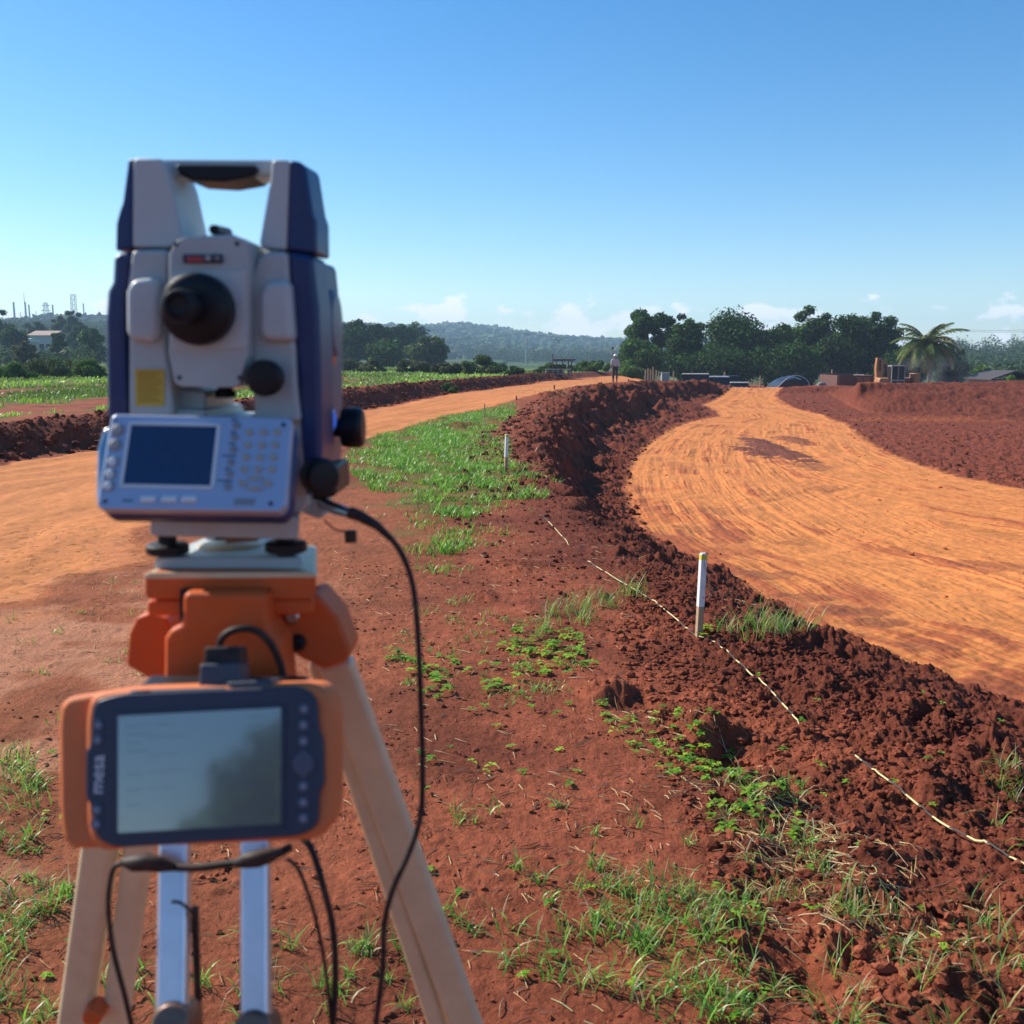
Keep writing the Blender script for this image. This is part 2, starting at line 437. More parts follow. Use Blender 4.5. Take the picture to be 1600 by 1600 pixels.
def terrain(x, y, fine=True):
    x = np.asarray(x, float); y = np.asarray(y, float); r = np.hypot(x, y)
    z = hills(x, y)
    col = np.empty(x.shape + (3,))
    near = r < 140
    dt = np.full(x.shape, 50.0); dc = dt.copy(); dr = dt.copy(); dh = dt.copy(); dg = dt.copy(); ah = np.zeros_like(x); ar = ah.copy(); af = ah.copy()
    dt[near], _ = polyd(x[near], y[near], TOE); dc[near], ac = polyd(x[near], y[near], CREST)
    dh[near], ah[near] = polyd(x[near], y[near], HAUL); dr[near], ar[near] = polyd(x[near], y[near], ROAD)
    dg[near], _ = polyd(x[near], y[near], GRASSP)
    df, _ = polyd(x, y, FIELD)
    wob = fbm(x * .9, y * .9, 21, 4) * .35 * smooth(r, 3, 9)
    # ---- large form
    hb = np.interp(r, [0, 14, 30, 60, 85, 110], [.34, .36, .45, .42, .3, .25])
    fld = smooth(-(df + wob * .6), -.1, .75)
    up = fld * hb
    berm = np.exp(-((-df - .9) / .8) ** 2) * .09 * (df < 1) * smooth(r, 5, 12) * (r < 120)
    up = up + berm + fbm(x / 7, y / 7, 5, 3) * .09 * smooth(r, 6, 25)
    # higher crest along both banks of the cut
    bc = .34 * smooth(y, 24, 44) * np.exp(-(np.clip(dc, 0, 99) / 3.2) ** 2) * (1 - smooth(np.abs(x - 13.2), 0, 1) * 0)
    chan = (1 - smooth(np.abs(x - PY(1184, 60)[0] * y / 60), 1.6, 3.2)) * smooth(y, 50, 56)
    rat = x / np.maximum(y, 1)
    bc = bc * (1 - smooth(rat, .262, .272) * (1 - smooth(rat, .338, .352)) * smooth(y, 48, 52))
    up = up + bc * (1 - chan)
    up = up - 1.35 * smooth(y, 58, 70) * smooth(x, 9.5, 12.5) * (r < 400)
    up = up - .12 * chan * smooth(y, 52, 57) * (1 - smooth(y, 60, 70))
    pit = zpit(y)
    tb = np.where(dt <= 0, 0, np.clip(dt / np.maximum(dt + np.maximum(-dc, 0), 1e-4), 0, 1))
    tb = np.where(dc >= 0, 1.0, tb)
    tw = np.clip(tb + fbm(x * 1.6, y * 1.6, 31, 3) * .16 * (tb > 0) * (tb < 1), 0, 1)
    prof = np.where(y < 11, tw * tw * (3 - 2 * tw) * .55 + tw * .45, tw ** 2.2 * .35 + smooth(tw, .45, .95) * .65)
    rb = smooth(x, 13.3, 14.6) * smooth(y, 36, 42) * (1 - smooth(y, 70, 90))
    prof = prof * (1 - rb) + (tb * .7 + .3 * smooth(tb, 0, 1)) * rb
    z = z + pit * (1 - prof) + up * prof
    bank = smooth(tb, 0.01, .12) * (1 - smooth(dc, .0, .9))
    inpit = (dt <= 0)
    # ---- surface classes
    hw = dh + wob * .25 + fbm(x * 3.1, y * 3.1, 41, 3) * .14
    haul = smooth(-hw, -.07, .16) * (y < 68)
    sprd = .1 + .5 * np.exp(-((x + 3) / 3) ** 2) * (r < 12)
    rw = dr + fbm(x * 1.1, y * 1.1, 44, 4) * (.25 + .5 * (r < 10))
    road = smooth(-rw / sprd, -.6, 1.2) * (1 - fld * .98) * near
    loosepit = (1 - smooth(dt, -.1, .3)) * (1 - haul)
    grassy = smooth(-(dg + fbm(x * 1.2, y * 1.2, 51, 4) * .9), -.2, .5)
    fgreen = smooth(-df, 1.6, 3.0) * smooth(fbm(x / 3.0, y / 6.0, 61, 4) + .25 + smooth(r, 20, 70) * .3, .1, .38)
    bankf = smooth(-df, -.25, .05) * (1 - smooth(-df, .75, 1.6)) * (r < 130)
    # ---- colour of the earth itself
    n1 = fbm(x * .7, y * .7, 71, 5); n2 = fbm(x * 4, y * 4, 72, 4); n3 = fbm(x * 17, y * 17, 73, 3)
    def mixc(c, d, m): return c * (1 - m[..., None]) + d * m[..., None]
    col[:] = C_BR * (1 + .25 * n1 + .3 * n2 + .25 * n3)[..., None]
    wet = smooth(fbm(x * .9 + 3, y * .9, 75, 4) + .35 * smooth(x, .2, 1.4), -.05, .5)
    col = mixc(col, C_DK * (1 + .3 * n2 + .3 * n3)[..., None], wet * .75)
    # paler trodden earth at bottom left
    pk = smooth(fbm(x * 1.3, y * 1.3, 77, 3) + .35 - .25 * np.hypot((x + 2.2) / 1.3, (y - 5.3) / 1.1), .0, .35)
    lft = smooth(-x, -.2, 1.6) * (r < 12)
    col = mixc(col, (C_UP * .62) * (1 + .2 * n2)[..., None], lft * .4 * (1 - road))
    col = mixc(col, C_PK * (1 + .15 * n2)[..., None], pk * (r < 9) * .75 * smooth(-x, .8, 2.0))
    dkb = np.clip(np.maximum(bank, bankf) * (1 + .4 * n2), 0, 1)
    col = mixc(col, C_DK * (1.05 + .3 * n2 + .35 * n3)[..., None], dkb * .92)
    col = mixc(col, (C_DK * 1.35) * (1 + .3 * n2 + .25 * n3)[..., None], loosepit * .95)
    strk = noise2(dh * 2.2 + .3 * n1, ah * .10, 81) + .7 * noise2(dh * 7 + .3 * n1, ah * .20, 82) + .6 * noise2(dh * 19, ah * .35, 83)
    amp = .35 + 1.3 * smooth(fbm(x * .45, y * .45, 87, 3), -.3, .4)
    trk = noise2((x * .8 - y * .6) * 5 + n1, (x * .6 + y * .8) * .3, 86) * smooth(noise2(x * .25 + 7, y * .25, 88), .0, .3)
    strk = strk * amp + .8 * trk
    oc = C_OR * (.95 + .30 * strk + .22 * n1 + .14 * n2 + .12 * n3)[..., None]
    oc = mixc(oc, C_OR2 * (1 + .2 * n3)[..., None], smooth(strk * 1.1 + n1 * .9 + .7 * np.exp(-(np.clip(-dh, 0, 9) / 1.0) ** 2) * smooth(-y, -22, -10), .05, .75) * .85)
    edg = np.exp(-(np.clip(-dh, 0, 9) / 1.7) ** 2) * (y < 14) * (x > 1)
    oc = mixc(oc, np.array([.30, .080, .030]) * (1 + .3 * n3)[..., None], smooth(edg + strk * 1.1 + n1 * .7, .45, 1.1) * .9)
    for (cx, cy, rx, ry, s_) in PATCHW:
        q = ((x - cx) / rx) ** 2 + ((y - cy) / ry) ** 2
        m_ = smooth(1.15 - q + fbm(x * 2 + cx, y * 3, 85, 4) * 1.2, .0, .4) * s_ * near
        oc = mixc(oc, np.array([.155, .046, .024]) * (1 + .3 * n3)[..., None], m_)
    col = mixc(col, oc, haul)
    strr = noise2(dr * 2.6 + n1, ar * .16, 91) + .6 * noise2(dr * 7, ar * .4, 92) + .35 * n2
    rc = (C_OR * .84) * (1 + .32 * strr + .15 * n1)[..., None]
    rc = mixc(rc, C_BR * 1.5 * np.ones_like(rc), smooth(strr, .25, .7) * .55)
    col = mixc(col, rc, road)
    # lighter dusty streak across the loose pit floor
    q = smooth(1 - np.abs(y - 42 - (x - 16) * -.03) / 1.8 + n2, .2, 1) * (x > 14) * loosepit
    col = mixc(col, C_OR2 * .85 * np.ones_like(rc), q * .55)
    gcol = C_GR * (1 + .3 * n2)[..., None]
    col = mixc(col, gcol, grassy * .6)
    col = mixc(col, gcol, fgreen * (r < 400) * .8)
    far = smooth(r, 110, 200)
    hc = C_HILL * (1 + .5 * fbm(x / 60, y / 60, 95, 4))[..., None]
    hc = mixc(hc, np.array([.12, .17, .05]) * np.ones_like(hc), smooth(fbm(x / 90, y / 140, 96, 3), .15, .35) * .8)
    col = mixc(col, hc, far)
    # ---- relief
    if fine:
        m = r < 75
        X = x[m]; Y = y[m]; Rr = r[m]; bk = bank[m]; bf = bankf[m]; hl = haul[m]; rd = road[m]; lp = loosepit[m]; gy = grassy[m]
        wx = X + .05 * noise2(X * 7, Y * 7, 101) + .022 * noise2(X * 24, Y * 24, 104) + .008 * noise2(X * 60, Y * 60, 105); wy = Y + .05 * noise2(X * 7 + 40, Y * 7, 102) + .022 * noise2(X * 24 + 9, Y * 24, 106) + .008 * noise2(X * 60, Y * 60 + 7, 107)
        right = smooth(X, .5, 1.3) * (1 - hl) * (1 - rd)
        rough = np.clip(.18 + .55 * right + (.2 + .8 * smooth(Y, 10, 16)) * bk + .8 * bf + .55 * lp - .1 * gy, 0, 1.5)
        rough = rough * (1 - .97 * hl) * (1 - .93 * rd)
        rough = rough * (1 - .25 * smooth(Y, 36, 42) * smooth(X, 13.5, 15))
        calm = 1 - .6 * smooth(-fbm(X * 1.1, Y * 1.1, 103, 3), .0, .3) * (1 - bk) * (1 - bf)
        crumb = .65 + .9 * np.abs(fbm(X * 15, Y * 15, 151, 2))
        d = crumb * clods(wx * 3.1, wy * 3.1, 111, .45) * .07 * np.clip(rough - .55, 0, 1)
        d += clods(wx * 7, wy * 7, 112, .55) * .030 * rough * calm * crumb + np.abs(noise2(wx * 5, wy * 5, 141)) * .05 * rough * calm
        d += clods(wx * 17 + 3, wy * 17, 113, .65) * .026 * rough * calm * crumb * (Rr < 25)
        d += clods(wx * 38 + 3, wy * 38, 114, .7) * .013 * np.clip(rough + .03, 0, 1) * (Rr < 12)
        d += np.abs(noise2(X * 55, Y * 55, 142)) * .009 * np.clip(rough + .1, 0, 1) * (Rr < 14) + np.abs(noise2(X * 26, Y * 26, 143)) * .014 * np.clip(rough, 0, 1) * (Rr < 30)
        d = d * np.clip(.85 + .55 * fbm(X * 8, Y * 8, 144, 3), .3, 1.3) + (np.abs(fbm(X * 13, Y * 13, 145, 3)) - .2) * .03 * np.clip(rough, 0, 1)
        d += fbm(X * 3, Y * 3, 115, 4) * .05 * rough + fbm(X * 22, Y * 22, 116, 3) * .007 * np.clip(rough + .25, 0, 1)
        # furrows down the left bank
        fur = noise2(ah[m] * .95 + .5 * noise2(X, Y, 117), tb[m] * .9, 118)
        rt = 1 - .6 * smooth(Y, 34, 42) * smooth(X, 12.5, 14.5)
        d += fur * .34 * rt * bk * smooth(Y, 8, 12) * (1 - smooth(Y, 46, 52)) * (tb[m] * (1 - tb[m]) * 4)
        d += fbm(X * 1.3, Y * 1.3, 119, 3) * .22 * rt * bk * smooth(Y, 14, 24)
        # tyre ruts
        s_ = strk[m]
        d += fbm(X * 1.2, Y * 1.2, 129, 3) * .035 * hl
        d += (s_ * .022 + np.abs(noise2(dh[m] * 14, ah[m] * .7, 120)) * .020 + fbm(X * 9, Y * 9, 127, 3) * .012 + noise2(dh[m] * 5.5, ah[m] * .3, 128) * .02) * hl
        d += np.abs(np.sin(ah[m] * 26 + dh[m] * 9)) * .005 * hl * smooth(noise2(dh[m] * 1.1, ah[m] * .12, 122), .0, .2) * (Rr < 16)
        d += (noise2(dr[m] * 2.6, ar[m] * .2, 121) * .03 + fbm(X * 6, Y * 6, 123, 3) * .012) * rd
        for (cx, cy, rr_, hh) in LUMPW:
            ang = np.arctan2(Y - cy, X - cx); rad = rr_ * (1 + .28 * np.sin(3 * ang + cx * 9) + .18 * np.sin(5 * ang + cy * 7))
            q = np.hypot(X - cx, Y - cy) / rad
            d += np.where(q < 1, (1 - q ** 2) * hh * .62 * (.75 + 1.1 * np.abs(noise2(X * 9, Y * 9, 130)) + .6 * np.abs(noise2(X * 22, Y * 22, 131))), 0)
        for (cx, cy, rr_, hh) in HOLEW:
            q = np.hypot(X - cx, Y - cy) / rr_
            d -= np.where(q < 1.6, np.exp(-(q * 1.3) ** 2) * hh, 0)
        for (cx, cy, rx, ry, s2) in PATCHW[:4]:
            q = ((X - cx) / rx) ** 2 + ((Y - cy) / ry) ** 2
            d += np.where(q < 1, (1 - q), 0) * .05
        z[m] = z[m] + d
    return z, np.clip(col, .004, .9), dict(haul=haul, road=road, bank=bank, field=fld, df=df, grassy=grassy, far=far, fgreen=fgreen, loose=loosepit, bankf=bankf)

def ground_z(x, y):
    z, _, _ = terrain(np.atleast_1d(np.asarray(x, float)), np.atleast_1d(np.asarray(y, float)))
    return z
def _gz_dummy(x, y): return float(ground_z(x, y)[0])

import os
QUAL = float(os.environ.get("Q", "1"))
th_f = np.linspace(R(-31), R(31), int(1100 * QUAL))
th_c = np.linspace(R(31), R(329), 70)[1:-1]
TH = np.concatenate([th_f, th_c])
RR = np.concatenate([np.geomspace(.08, 1.7, 14)[:-1], np.geomspace(1.7, 62, int(1250 * QUAL))[:-1], np.geomspace(62, 1950, 200)])
tt, rr = np.meshgrid(TH, RR)
X_ = rr * np.sin(tt); Y_ = rr * np.cos(tt)
Z_, Cc, M_ = terrain(X_.ravel(), Y_.ravel())
V_ = np.stack([X_.ravel(), Y_.ravel(), Z_], 1)
nr, nc = X_.shape
I_ = np.arange(nr * nc).reshape(nr, nc)
In = np.roll(I_, -1, axis=1)
Q_ = np.stack([I_[:-1], In[:-1], In[1:], I_[1:]], -1).reshape(-1, 4)
fm_h = M_['haul'][Q_].mean(1) > .5
fm_r = (M_['road'][Q_].mean(1) > .5) & ~fm_h
fm_b = ((M_['bank'][Q_].mean(1) > .5) | (M_['bankf'][Q_].mean(1) > .5)) & ~fm_h & ~fm_r
fm_f = (M_['far'][Q_].mean(1) > .5) & ~fm_h & ~fm_r & ~fm_b
_TH2 = np.concatenate([TH, [TH[0] + 2 * np.pi]])
def _interp(F, x, y):
    x = np.atleast_1d(np.asarray(x, float)); y = np.atleast_1d(np.asarray(y, float)); r = np.clip(np.hypot(x, y), RR[0], RR[-1] * .999)
    t = np.arctan2(x, y); t = np.where(t < TH[0], t + 2 * np.pi, t)
    j = np.clip(np.searchsorted(_TH2, t, 'right') - 1, 0, len(TH) - 1); i = np.clip(np.searchsorted(RR, r, 'right') - 1, 0, len(RR) - 2)
    u = (t - _TH2[j]) / (_TH2[j + 1] - _TH2[j]); v = (r - RR[i]) / (RR[i + 1] - RR[i]); j2 = (j + 1) % len(TH)
    if F.ndim == 3: u = u[:, None]; v = v[:, None]
    return (F[i, j] * (1 - u) + F[i, j2] * u) * (1 - v) + (F[i + 1, j] * (1 - u) + F[i + 1, j2] * u) * v
ZG = Z_.reshape(nr, nc); CG = Cc.reshape(nr, nc, 3)
def ground_z(x, y): return _interp(ZG, x, y)
def ground_c(x, y): return _interp(CG, x, y)
def gz(x, y): return float(ground_z(x, y)[0])
SOIL = mat('laterite_soil', rough=.95, spec=.12, attr='Col', noise=.32, nscale=55, bump=.012, bscale=90)
SOILR = mat('compacted_earth', rough=.9, spec=.2, attr='Col', noise=.16, nscale=30, bump=.003, bscale=160)
HILLM = mat('hill_ground', rough=1, spec=.1, attr='Col', noise=.4, nscale=.4)
def sub_ground(name, fmask, m):
    q = Q_[fmask]; u, inv = np.unique(q.ravel(), return_inverse=True)
    o = mesh_np(name, V_[u], quads=inv.reshape(-1, 4)[:, ::-1], material=m, smooth=True, colors=Cc[u])
    o['kind'] = 'structure'; return o
sub_ground('ground', ~(fm_h | fm_r | fm_b | fm_f), SOIL)
sub_ground('haul_road', fm_h, SOILR)
sub_ground('dirt_road', fm_r, SOILR)
sub_ground('embankment', fm_b, SOIL)
sub_ground('hills', fm_f, HILLM)
# ------------------------------------------------------------------ foreground: tripod, total station, data collector
M_GREY = mat('instrument_grey', (.42, .46, .455), rough=.42, spec=.45, noise=.05, nscale=20, dirt=.25)
M_GREYL = mat('instrument_grey_light', (.48, .52, .51), rough=.4, spec=.45, noise=.05, nscale=20)
M_BLUE = mat('instrument_blue', (.010, .034, .125), rough=.38, spec=.5, noise=.12, nscale=15, dirt=.1)
M_SIDE = mat('instrument_side_grey', (.09, .12, .18), rough=.4, spec=.5, noise=.08, nscale=15)
M_BLACK = mat('black_plastic', (.009, .010, .013), rough=.45, spec=.3, noise=.2, nscale=60)
M_RUB = mat('black_rubber', (.014, .013, .014), rough=.6, spec=.35, noise=.3, nscale=90, dirt=.25)
M_ORANGE = mat('tripod_orange_paint', (.66, .115, .024), rough=.5, spec=.25, noise=.1, nscale=12, bump=.0003, bscale=300, dirt=.35)
M_HOUS = mat('orange_rubber_housing', (.74, .20, .065), rough=.62, spec=.3, noise=.08, nscale=25, bump=.0004, bscale=400, dirt=.25)
M_ALU = mat('brushed_aluminium', (.74, .76, .84), rough=.34, metal=.75, noise=.10, nscale=18, bump=.0001, bscale=200, dirt=.12)
M_ALUB = mat('aluminium_warm_reflection', (.74, .60, .38), rough=.42, metal=.15, noise=.12, nscale=18, dirt=.25)  # aluminium with the warm reflection of the ground put into its base colour
M_STEEL = mat('steel', (.55, .55, .56), rough=.28, metal=1.0)
M_BRONZE = mat('clamp_bronze', (.20, .13, .10), rough=.4, metal=.6, noise=.2, dirt=.3)
M_PANEL = mat('panel_silver_blue', (.42, .50, .64), rough=.38, spec=.5, metal=.25, noise=.03)
M_LCD = mat('lcd_dark', (.008, .017, .06), rough=.12, spec=.7, emit=(.02, .05, .18), estr=.08)
M_YEL = mat('yellow_label', (.62, .40, .05), rough=.5, spec=.4)
M_KEY = mat('key_tan', (.42, .38, .34), rough=.5)
M_KEYW = mat('key_white', (.80, .80, .78), rough=.45)
M_KEYD = mat('key_ring_grey', (.26, .27, .30), rough=.45)
M_INK = mat('printed_dark_ink', (.03, .04, .07), rough=.6)
M_RED = mat('red_print', (.42, .05, .05), rough=.5)
M_WHITE = mat('white_print', (.75, .75, .75), rough=.5)
M_BEZ = mat('collector_bezel', (.035, .045, .075), rough=.42, spec=.45, noise=.1)
M_DOCK = mat('dock_grey', (.06, .065, .085), rough=.5)
M_LED = mat('blue_lamp_button', (.03, .12, .55), rough=.25, emit=(.05, .2, 1), estr=.25)

def prismpx(mb, pts, Y0, Y1, shear=(0, 0), inset=0.0):
    w = [P(a, b, Y0) for a, b in pts]
    mb.prism(w, (shear[0], Y1 - Y0, shear[1]), inset)
def one(name, fn, material, parent, bevel=0.0, seg=2):
    mb = MB(); fn(mb); return mb.build(name, material, parent, bevel, seg)

AX = P(345, 895, .84)
# ---- tripod
tri = empty('surveying_tripod', (AX.x, .84, 0), 'orange and aluminium surveying tripod standing on red earth under the instrument', 'tripod')
head = one('head_plate', lambda m: (prismpx(m, [(226, 903), (240, 893), (478, 893), (494, 900), (494, 927), (488, 937), (232, 937), (226, 930)], .775, .89, (-.008, 0), .22)), M_ORANGE, tri, .004, 3)
one('top_plate', lambda m: prismpx(m, [(224, 901), (232, 895), (486, 894), (495, 899), (495, 903), (224, 905)], .773, .892, (-.008, 0), .22), M_ALUB, tri, .0012)
one('lower_rim', lambda m: prismpx(m, [(228, 938), (492, 936), (492, 958), (484, 962), (236, 964), (228, 960)], .779, .88, (-.008, 0), .22), M_ORANGE, tri, .004, 3)
def hinge(name, pts, Y0, Y1, sh=(0, 0)):
    return one(name, lambda m: prismpx(m, pts, Y0, Y1, sh), M_ORANGE, tri, .006, 3)
hinge('hinge_block', [(284, 926), (416, 926), (418, 975), (425, 990), (440, 1005), (447, 1080), (447, 1130), (254, 1130), (255, 1000), (262, 985), (283, 975)], .755, .80)
one('hinge_seam', lambda m: prismpx(m, [(280, 922), (420, 922), (421, 975), (280, 975)], .768, .80), M_RUB, tri, .001)
hinge('hinge_block', [(212, 965), (232, 958), (262, 968), (266, 985), (252, 1062), (240, 1066), (196, 1040), (201, 990)], .85, .91)
hinge('hinge_block', [(432, 950), (495, 928), (528, 965), (549, 1020), (543, 1034), (508, 1048), (470, 1030), (440, 1010)], .80, .848)
one('hinge_bolt', lambda m: m.lathe(P(466, 1003, .80), (0, -1, 0), [(0, .007), (.006, .007), (.009, .005)], 12), M_BLACK, tri)
one('hinge_bolt', lambda m: m.lathe(P(458, 962, .80), (0, -1, 0), [(0, .006), (.004, .006), (.006, .004)], 12), M_STEEL, tri)
# legs: (rail pairs) each leg a pair of rails down to a clamp, then the lower leg down to the ground
def leg(rails, Ys, clamp_t, foot, w, material, sag=0):
    r0 = rails[0]; L = None
    mb = MB()
    for (a, b), wd in zip(rails, w):
        A = P(*a, Ys[0]); B = P(*b, Ys[1]); B2 = A + (B - A) * clamp_t
        mb.beam(A, B2, wd, wd * .62, up=(0, -1, 0))
    L = mb.build('leg', material, tri, .0085 if material is M_ALUB else .004, 4)
    A0 = (P(*rails[0][0], Ys[0]) + P(*rails[1][0], Ys[0])) / 2; B0 = (P(*rails[0][1], Ys[1]) + P(*rails[1][1], Ys[1])) / 2
    d = (B0 - A0); cl = A0 + d * clamp_t
    t_end = (foot - A0.z) / d.z; F = A0 + d * t_end
    gzv = gz(F.x, F.y); F = A0 + d * ((gzv - .02 - A0.z) / d.z)
    m2 = MB(); m2.beam(cl + d * .02, cl - d.normalized() * .05, .105, .035, up=(0, -1, 0)); m2.build('clamp', M_ORANGE, L, .006, 3)
    m3 = MB(); m3.beam(cl, F + (cl - F) * .12, .045, .030, up=(0, -1, 0)); m3.build('lower_tube', material, L, .003)
    m4 = MB(); m4.cyl(F + (cl - F) * .13, F + (cl - F) * .03, .022, .018, 16); m4.cyl(F + (cl - F) * .03, F, .018, .003, 16); m4.build('foot_point', M_STEEL, L)
    return L
lf = leg([((276, 1120), (270, 1575)), ((398, 1110), (400, 1580))], (.785, .70), 1.34, 0, (.0235, .0225), M_ALU)
ll = leg([((190, 1090), (118, 1600)), ((250, 1075), (180, 1600))], (.87, .93), 1.2, 0, (.034, .028), M_ALUB)
lr = leg([((524, 1032), (728, 1600)), ((495, 1030), (683, 1600))], (.845, .90), 1.22, 0, (.031, .018), M_ALUB)
for q in ((276, 1594), (402, 1606)): one('clamp_bolt', lambda m: m.lathe(P(*q, .70), (0, -.9, .45), [(-.02, .015), (.012, .0155), (.018, .013), (.019, 0)], 24), M_BRONZE, lf, .002)
one('adjusting_lever', lambda m: prismpx(m, [(138, 1576), (163, 1588), (150, 1606), (130, 1604), (124, 1590)], .90, .925), M_ORANGE, ll, .004)

# ---- total station
ts = empty('total_station', (AX.x, .84, AX.z), 'grey and blue total station with carrying handle on the orange tripod head', 'total station')
one('tribrach_base', lambda m: (prismpx(m, [(240, 874), (250, 871), (466, 871), (474, 875), (472, 896), (242, 898)], .79, .885, (-.006, 0), .25)), M_GREYL, ts, .002)
def spring(m):
    m.lathe(P(362, 893, .845), (0, 0, 1), [(0, .052), (.006, .052), (.018, .040), (.024, .025), (.026, .0)], 32)
one('tribrach_spring_plate', spring, M_ALUB, ts, .001)
one('tribrach_body', lambda m: prismpx(m, [(234, 812), (240, 806), (462, 808), (467, 812), (467, 838), (460, 843), (242, 838), (234, 834)], .785, .88, (-.006, 0), .22), M_GREY, ts, .004, 3)
for (px, py, Y, rad) in ((262, 857, .80, .0165), (350, 847, .885, .0165), (447, 854, .80, .0165)):
    def scr(m, c=P(px, py, Y), q=rad):
        n = 36; prof = [(-.0045, .85), (-.003, 1), (.003, 1), (.0045, .85)]
        rings = []
        for h, k in prof:
            rings.append([c + Vector((math.cos(2 * math.pi * i / n) * q * k * (1 + .03 * (i % 2)), math.sin(2 * math.pi * i / n) * q * k * (1 + .03 * (i % 2)), h)) for i in range(n)])
        m.loft(rings); m.cyl(c - Vector((0, 0, .011)), c + Vector((0, 0, .014)), q * .45, q * .45, 20)
    one('foot_screw', scr, M_BLACK, ts)
one('locking_lever', lambda m: prismpx(m, [(352, 842), (398, 840), (402, 846), (352, 850)], .80, .815), M_BRONZE, ts, .001)
# lower alidade
one('alidade_base', lambda m: (prismpx(m, [(205, 640), (320, 640), (322, 655), (392, 655), (398, 640), (480, 640), (482, 790), (470, 803), (215, 803), (205, 795)], .80, .915)), M_GREY, ts, .004, 3)
# left column
one('left_column', lambda m: (prismpx(m, [(205, 390), (263, 389), (260, 540), (268, 600), (271, 652), (200, 652), (200, 520), (198, 450)], .792, .885)), M_GREY, ts, .004, 3)
one('left_trunnion_cover', lambda m: prismpx(m, [(203, 436), (246, 430), (249, 444), (249, 520), (243, 536), (200, 533), (195, 515), (195, 455)], .782, .86), M_GREYL, ts, .006, 3)
one('left_foot', lambda m: prismpx(m, [(266, 604), (322, 612), (320, 655), (266, 655)], .815, .90), M_GREY, ts, .003)
one('left_blue_cover', lambda m: (prismpx(m, [(176, 397), (206, 389), (204, 445), (197, 458), (197, 540), (201, 654), (166, 660), (165, 600), (163, 500), (166, 455), (174, 440)], .797, .90)), M_BLUE, ts, .005, 3)
# right column
one('right_column', lambda m: (prismpx(m, [(403, 400), (420, 392), (449, 393), (451, 440), (452, 480), (461, 545), (463, 600), (470, 660), (399, 660), (393, 600), (392, 430)], .792, .89)), M_GREY, ts, .004, 3)
one('right_trunnion_cover', lambda m: prismpx(m, [(411, 440), (452, 436), (454, 470), (459, 535), (408, 533), (404, 515), (405, 460)], .783, .86), M_GREYL, ts, .006, 3)
one('right_blue_cover', lambda m: (prismpx(m, [(448, 392), (488, 399), (492, 440), (497, 480), (500, 560), (502, 700), (498, 765), (476, 778), (468, 680), (462, 560), (453, 480)], .797, .838, (.004, 0))), M_BLUE, ts, .005, 3)
def side(m):
    m.prism([P(487, 402, .84), P(494, 470, .84), P(499, 560, .84), P(500, 690, .84), P(494, 776, .84), P(470, 776, .84), P(460, 402, .84)], (.008, .075, 0))
one('side_cover', side, M_SIDE, ts, .006, 3)
def disc(m):
    m.lathe(P(499, 505, .865) + Vector((.002, .022, 0)), (1, 0, 0), [(0, .030), (.007, .029), (.010, .025), (.011, 0)], 36)
one('side_disc', disc, M_SIDE, ts)
def sideb(m):
    m.prism([P(500, 525, .852), P(509, 560, .852), P(509, 572, .852), P(501, 556, .852)], (.003, .035, .0))
one('orange_side_mark', sideb, M_ORANGE, ts, .001)
one('blue_lamp', lambda m: m.lathe(P(500, 656, .838), (.85, -.55, 0), [(-.004, .0125), (.007, .0125), (.010, .009), (.011, 0)], 24), M_LED, ts)
def tang(m):
    c = P(508, 668, .875); m.lathe(c, (1, 0, 0), [(0, .008), (.014, .008), (.015, .0165), (.020, .0178), (.030, .0178), (.0335, .015), (.034, 0)], 28)
one('tangent_knob', tang, M_BLACK, ts, .0006)
one('lower_clamp_knob', lambda m: m.lathe(P(492, 742, .80), (.55, -.83, 0), [(-.02, .010), (0, .011), (.004, .0145), (.016, .0150), (.020, .012), (.021, 0)], 24), M_BLACK, ts, .0006)
one('lower_motor_housing', lambda m: prismpx(m, [(474, 738), (522, 728), (526, 775), (500, 783), (474, 780)], .815, .89), M_BLACK, ts, .004)
one('connector_socket', lambda m: prismpx(m, [(448, 742), (478, 742), (500, 785), (508, 808), (496, 812), (470, 800), (448, 795)], .82, .87), M_GREY, ts, .004)
one('focus_knob', lambda m: m.lathe(P(422, 590, .79), (0, -1, 0), [(0, .009), (.008, .009), (.009, .0137), (.020, .0140), (.023, .012), (.024, 0)], 28), M_BLACK, ts, .0006)
# handle
hn = one('handle', lambda m: (
    prismpx(m, [(207, 248), (212, 246), (252, 247), (262, 270), (266, 282), (286, 372), (270, 384), (262, 387), (206, 387)], .80, .872),
    prismpx(m, [(424, 251), (430, 248), (452, 249), (450, 300), (447, 391), (408, 388), (405, 378), (421, 284)], .80, .872),
    prismpx(m, [(244, 248), (430, 249), (430, 262), (420, 274), (350, 284), (280, 276), (262, 280), (244, 270)], .818, .850)), M_GREYL, ts, .004, 3)
one('grip', lambda m: prismpx(m, [(273, 256), (400, 257), (402, 268), (392, 277), (350, 284), (300, 281), (278, 272)], .811, .857), M_BLACK, hn, .004, 3)
one('blue_cover', lambda m: prismpx(m, [(200, 248), (208, 247), (207, 388), (180, 392), (181, 350), (186, 330), (191, 316)], .803, .875), M_BLUE, hn, .003, 3)
one('blue_cover', lambda m: prismpx(m, [(451, 249), (470, 252), (478, 264), (487, 320), (489, 335), (494, 345), (495, 398), (447, 391), (449, 300)], .803, .845, (.003, 0)), M_BLUE, hn, .003, 3)
one('blue_cover', lambda m: m.prism([P(456, 252, .846), P(470, 253, .846), P(476, 264, .846), P(486, 328, .846), P(491, 342, .846), P(492, 396, .846), P(456, 392, .846)], (.005, .042, 0)), M_BLUE, hn, .003, 3)
